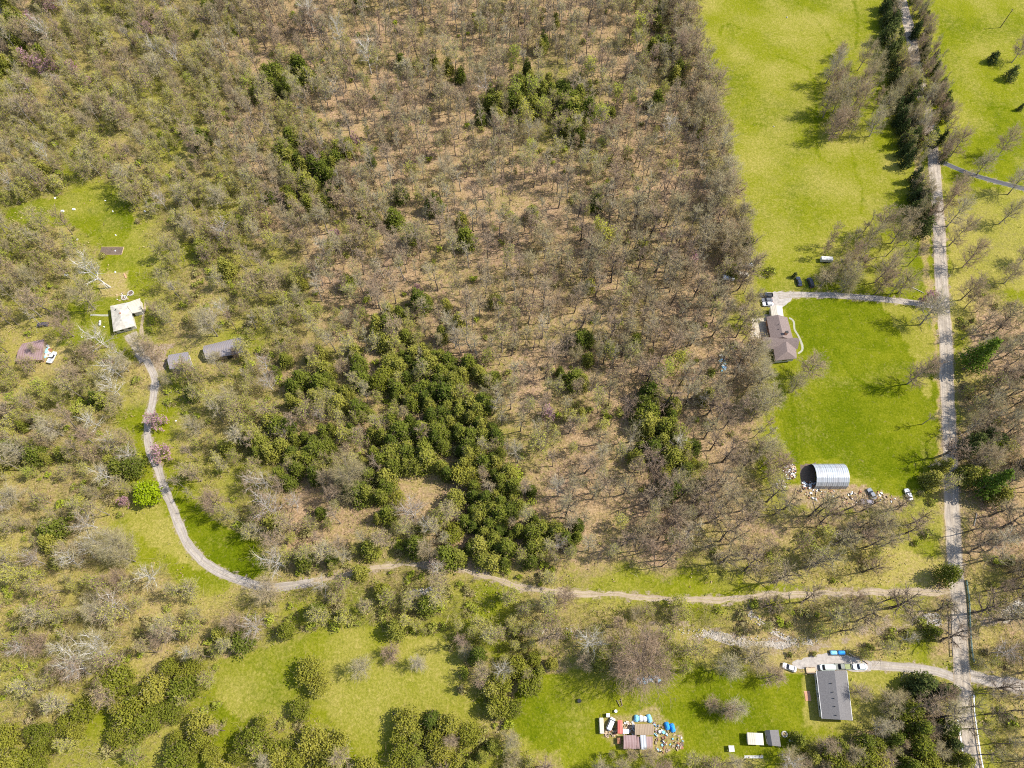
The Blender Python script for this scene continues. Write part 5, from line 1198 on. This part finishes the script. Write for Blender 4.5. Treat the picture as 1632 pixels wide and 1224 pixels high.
def blob(u, v, ru, rv, n_=12): return [(u + ru * math.cos(6.283 * i / n_), v + rv * math.sin(6.283 * i / n_)) for i in range(n_)]
debris('scrap', blob(1259, 752, 11, 13), 150, [Wt, Wt, Cr, St, Cr, Bk, Ru, St], 'heap of white and pink scrap left of the metal barn', .3, 1.0, .8, 2)
debris('scrap', blob(1245, 773, 8, 8), 60, [Wt, Wt, Cr, Wo], 'smaller heap of pale scrap by the woods left of the metal barn', .3, 1.0, .6, 3)
debris('scrap', [(1275, 773), (1345, 776), (1350, 786), (1385, 782), (1432, 790), (1430, 800), (1370, 805), (1300, 800), (1270, 785)], 170, [Wt, St, Ru, Ru, Wo, Wo, Wo, Cr, Bk, St, Wo, Ru, M['darkin'], M['darkin']], 'strip of rusty and white junk below the metal barn', .2, 1.1, .5, 4)
debris('scrap', [(1278, 768), (1298, 768), (1300, 778), (1280, 779)], 60, [St, St, Ru, Wt, Bk], 'grey scrap metal at the mouth of the metal barn', .4, 1.2, .8, 5)
debris('scrap', [(992, 1150), (1012, 1148), (1012, 1172), (993, 1172)], 60, [Cr, Cr, Wo, Wt, St], 'tan boards and clutter between the red and brown roofs', .3, 1.1, .5, 6)
debris('scrap', [(1042, 1152), (1080, 1165), (1090, 1180), (1086, 1196), (1048, 1200), (1041, 1180)], 95, [Wt, St, Ru, Wo, Bl, Cr, Bk, Wo, Ru, Wo, M['rust_roof'], M['siding'], Wo, M['darkin'], M['cream_roof']], 'clutter of boards and small goods right of the scrap sheds', .25, 1.2, .6, 7)
debris('scrap', [(963, 1160), (984, 1160), (984, 1172), (965, 1175)], 50, [Ru, Wo, Cr, Bk], 'reddish clutter between pale trailer and red-roofed shed', .3, .9, .4, 8)
debris('scrap', [(1012, 1081), (1050, 1078), (1052, 1086), (1015, 1089)], 40, [Wt, Bl, Bl, St], 'blue and white clutter under the huge leafless tree', .5, 1.4, .6, 9)
debris('scrap', [(1143, 563), (1154, 566), (1160, 592), (1150, 592)], 26, [M['blue'], Bl, Bl, Ru, Wt], 'blue tarp and clutter in the woods left of the brown house', .6, 1.9, .5, 10)
debris('scrap', [(62, 555), (76, 548), (82, 560), (68, 578)], 30, [Bl, Wt, Wt, Ru, St], 'pale blue and white sheets between rusty shed and white truck', .6, 2.0, .6, 11)
debris('scrap', [(186, 468), (202, 466), (205, 478), (186, 480)], 24, [Wt, Cr, Wo], 'pale clutter against the top of the cream roof', .3, .9, .5, 12)
debris('rocks', [(1458, 985), (1480, 978), (1496, 979), (1500, 995), (1480, 1000)], 160, [M['stone'], M['stone'], M['creek']], 'bright white rocks in the dry creek beside the bridge', .3, 1.0, .5, 13)
debris('rocks', [(1596, 978), (1616, 960), (1640, 950), (1640, 968), (1618, 985)], 150, [M['stone'], M['stone'], M['creek']], 'white rocks in the creek at the right picture edge', .3, 1.1, .5, 14)
debris('rocks', [(1080, 1000), (1170, 1008), (1250, 1018), (1300, 1014), (1305, 1026), (1250, 1035), (1170, 1028), (1085, 1012)], 330, [M['stone'], M['stone'], M['creek']], 'pale stones along the dry creek bed', .15, .6, .25, 15)
debris('rocks', [(860, 1000), (930, 1002), (935, 1020), (860, 1018)], 130, [M['stone'], Cr], 'tan stones of the creek left of the huge tree', .25, .8, .3, 16)
debris('rocks', [(640, 945), (690, 935), (690, 945), (645, 955)], 90, [M['stone'], M['stone'], Cr], 'pale rocks just below the dirt track', .3, .9, .4, 17)
debris('rocks', [(1195, 975), (1235, 1000), (1275, 1022), (1265, 1028), (1225, 1008), (1190, 982)], 110, [M['stone'], M['stone'], M['creek']], 'white stones in the side gully of the creek', .2, .7, .3, 18)
for (u, v, s_), lb in zip([(100, 337, 1.2), (118, 334, 1.1), (180, 337, .6), (184.5, 375, .6), (184, 400, .6), (184, 434, .7), (106, 439, 1.3), (123, 382, 1.0), (231, 337, .8), (166, 521, .6), (130.5, 537.5, .5), (168, 320, .6), (88, 316, .8), (280.5, 671, .6), (1176, 400, .5), (1254, 28, .7), (1233, 202, .6), (1148, 530, .6), (1172, 590, 1.0)],
        ['larger white object on the upper left clearing, left of a pair', 'white object on the upper left clearing, right of a pair', 'small white object in the middle of the upper clearing', 'white object at the right side of the upper clearing', 'white object inside the garden bed', 'white object below the garden bed', 'white bin under the white limbed sycamore', 'pale clutter at the scrub edge of the clearing', 'white object in the woods right of the clearing', 'small white pot beside the propane tank', 'tiny white object on grass left of the cream house', 'white object at the top of the clearing', 'dark-edged object at the clearing top edge', 'small white object right of the pink redbuds', 'tiny pale object at the meadow woods edge', 'pale speck high in the far meadow', 'pale speck on the left of the meadow', 'small pale object left of the brown house', 'pale object in the woods below the blue tarp']):
    s_ *= 0.75; x, y = G(u, v); o = loft([octo(s_ * 1.5, s_, 0, .15 * s_), octo(s_ * 1.4, s_ * .9, s_ * .6, .15 * s_), octo(s_ * .8, s_ * .5, s_ * .8, .1 * s_)]).build('white_bin', M['whitecar'] if 'pale' not in lb else M['stone'])
    o.location = (x, y, 0); o.rotation_euler.z = random.uniform(0, 3); tag(o, lb, 'bin')
t = thing('garden_bed', 178, 400, 'long tan garden bed with a pole border in the upper left clearing', 'garden bed')
MB().box((0, 0, .06), (9.5, 3.6, .12)).build('soil', M['darkin'], t); mb = MB()
for a in ((-4.8, -1.9, 4.8, -1.9), (4.8, -1.9, 4.8, 1.9), (4.8, 1.9, -4.8, 1.9)): mb.cyl((a[0], a[1], .2), (a[2], a[3], .2), .12, k=6)
mb.build('pole_border', M['deck'], t)
x, y = G(200, 440); o = MB().box((0, 0, .2), (2.6, .5, .3)).build('timber_beam', M['orange']); o.location = (x, y, 0); o.rotation_euler.z = 2.1; tag(o, 'short orange beam lying on grass above the stone rings', 'beam')
x, y = G(1463, 463); o = MB().cyl((-2.6, 0, .2), (2.6, 0, .2), .16, .1, k=7).build('fallen_log', M['pale_bark']); o.location = (x, y, 0); o.rotation_euler.z = -.6; tag(o, 'pale fallen log by the mouth of the house driveway', 'log')
x, y = G(1554, 828); o = MB().cyl((-2.6, 0, .3), (2.6, 0, .3), .16, .1, k=7).build('fallen_log', M['pale_bark']); o.location = (x, y, 0); o.rotation_euler.z = 1.1; tag(o, 'white fallen branch right of the road below the metal barn', 'log')

# utility pole in the far meadow
t = thing('utility_pole', 1594, 44, 'bare wooden utility pole alone in the far right meadow', 'utility pole')
MB().cyl((0, 0, 0), (0, 0, 10.5), .2, .14, k=8).build('shaft', mat('dark_timber', (0.07, 0.05, 0.04), .9), t)
MB().box((0, 0, 9.8), (.12, 1.8, .12)).build('crossarm', M['wood'], t)
for s_ in (-.75, .75): MB().cyl((0, s_, 9.86), (0, s_, 10.05), .07, k=6).build('insulator', M['black'], t)

# road bridge rails, guard rail, white rail fences
def rail_line(name, px, h, m, label, cat, bars=1, gap=2.0, rw=.09, part='rail', pm=None, bh=.3):
    P = spline(px, gap); t = empty(name, (P[0].x, P[0].y, 0), 0, label, cat)
    mb = MB(); ps = MB(); o_ = Vector((P[0].x, P[0].y, 0))
    for i, p in enumerate(P):
        q_ = Vector((p.x, p.y, 0)) - o_; ps.box((q_.x, q_.y, h / 2), (.16, .16, h))
        if i + 1 < len(P):
            n_ = Vector((P[i + 1].x, P[i + 1].y, 0)) - o_; d = n_ - q_; c_ = (q_ + n_) / 2
            for b_ in range(bars): mb.box((c_.x, c_.y, h - bh / 2 - b_ * .45 + .003 * i % 2), (d.length, rw, bh), math.atan2(d.y, d.x))
    mb.build(part, m, t)
    # posts, each a part of its own
    for k in range(0, len(ps.v), 8):
        q_ = MB(); q_.v = ps.v[k:k + 8]; q_.f = [tuple(i for i in f) for f in ps.f[:6]]; q_.build('post', pm or m, t)
    return t
rail_line('guard_rail', [(1539, 925), (1543.5, 960), (1545, 1000), (1548, 1040), (1551, 1056)], .9, M['teal'], 'weathered green guard rail on the right side of the road bridge', 'guard rail', bars=2, rw=.12, pm=M['black'], bh=.32)
rail_line('guard_rail', [(1513.5, 972), (1514.5, 1000), (1516, 1046)], .9, M['black'], 'dark guard rail on the left side of the road bridge', 'guard rail', rw=.12)
rail_line('rail_fence', [(1550, 1108), (1551, 1135), (1554.5, 1160), (1558, 1185), (1562, 1210), (1569, 1245)], .8, M['whitecar'], 'white rail fence along the right verge at the bottom of the road', 'fence', rw=.3, bh=.14)
rail_line('rail_fence', [(1524, 1146), (1527, 1165), (1529.5, 1180), (1532, 1198), (1535, 1214)], .8, M['whitecar'], 'white rail fence along the left verge at the bottom of the road', 'fence', rw=.34, bh=.14)
for (u, v), lb in zip([(1512.5, 963.5), (1507, 957)], ['black mailbox on the verge at the dirt track junction', 'small dark post box just behind the black mailbox']):
    t = thing('mailbox', u, v, lb, 'mailbox'); MB().cyl((0, 0, 0), (0, 0, 1.0), .06, k=6).build('post', M['wood'], t); MB().box((0, 0, 1.2), (.75, .6, .5), 0, .85).build('box_body', M['black'], t)
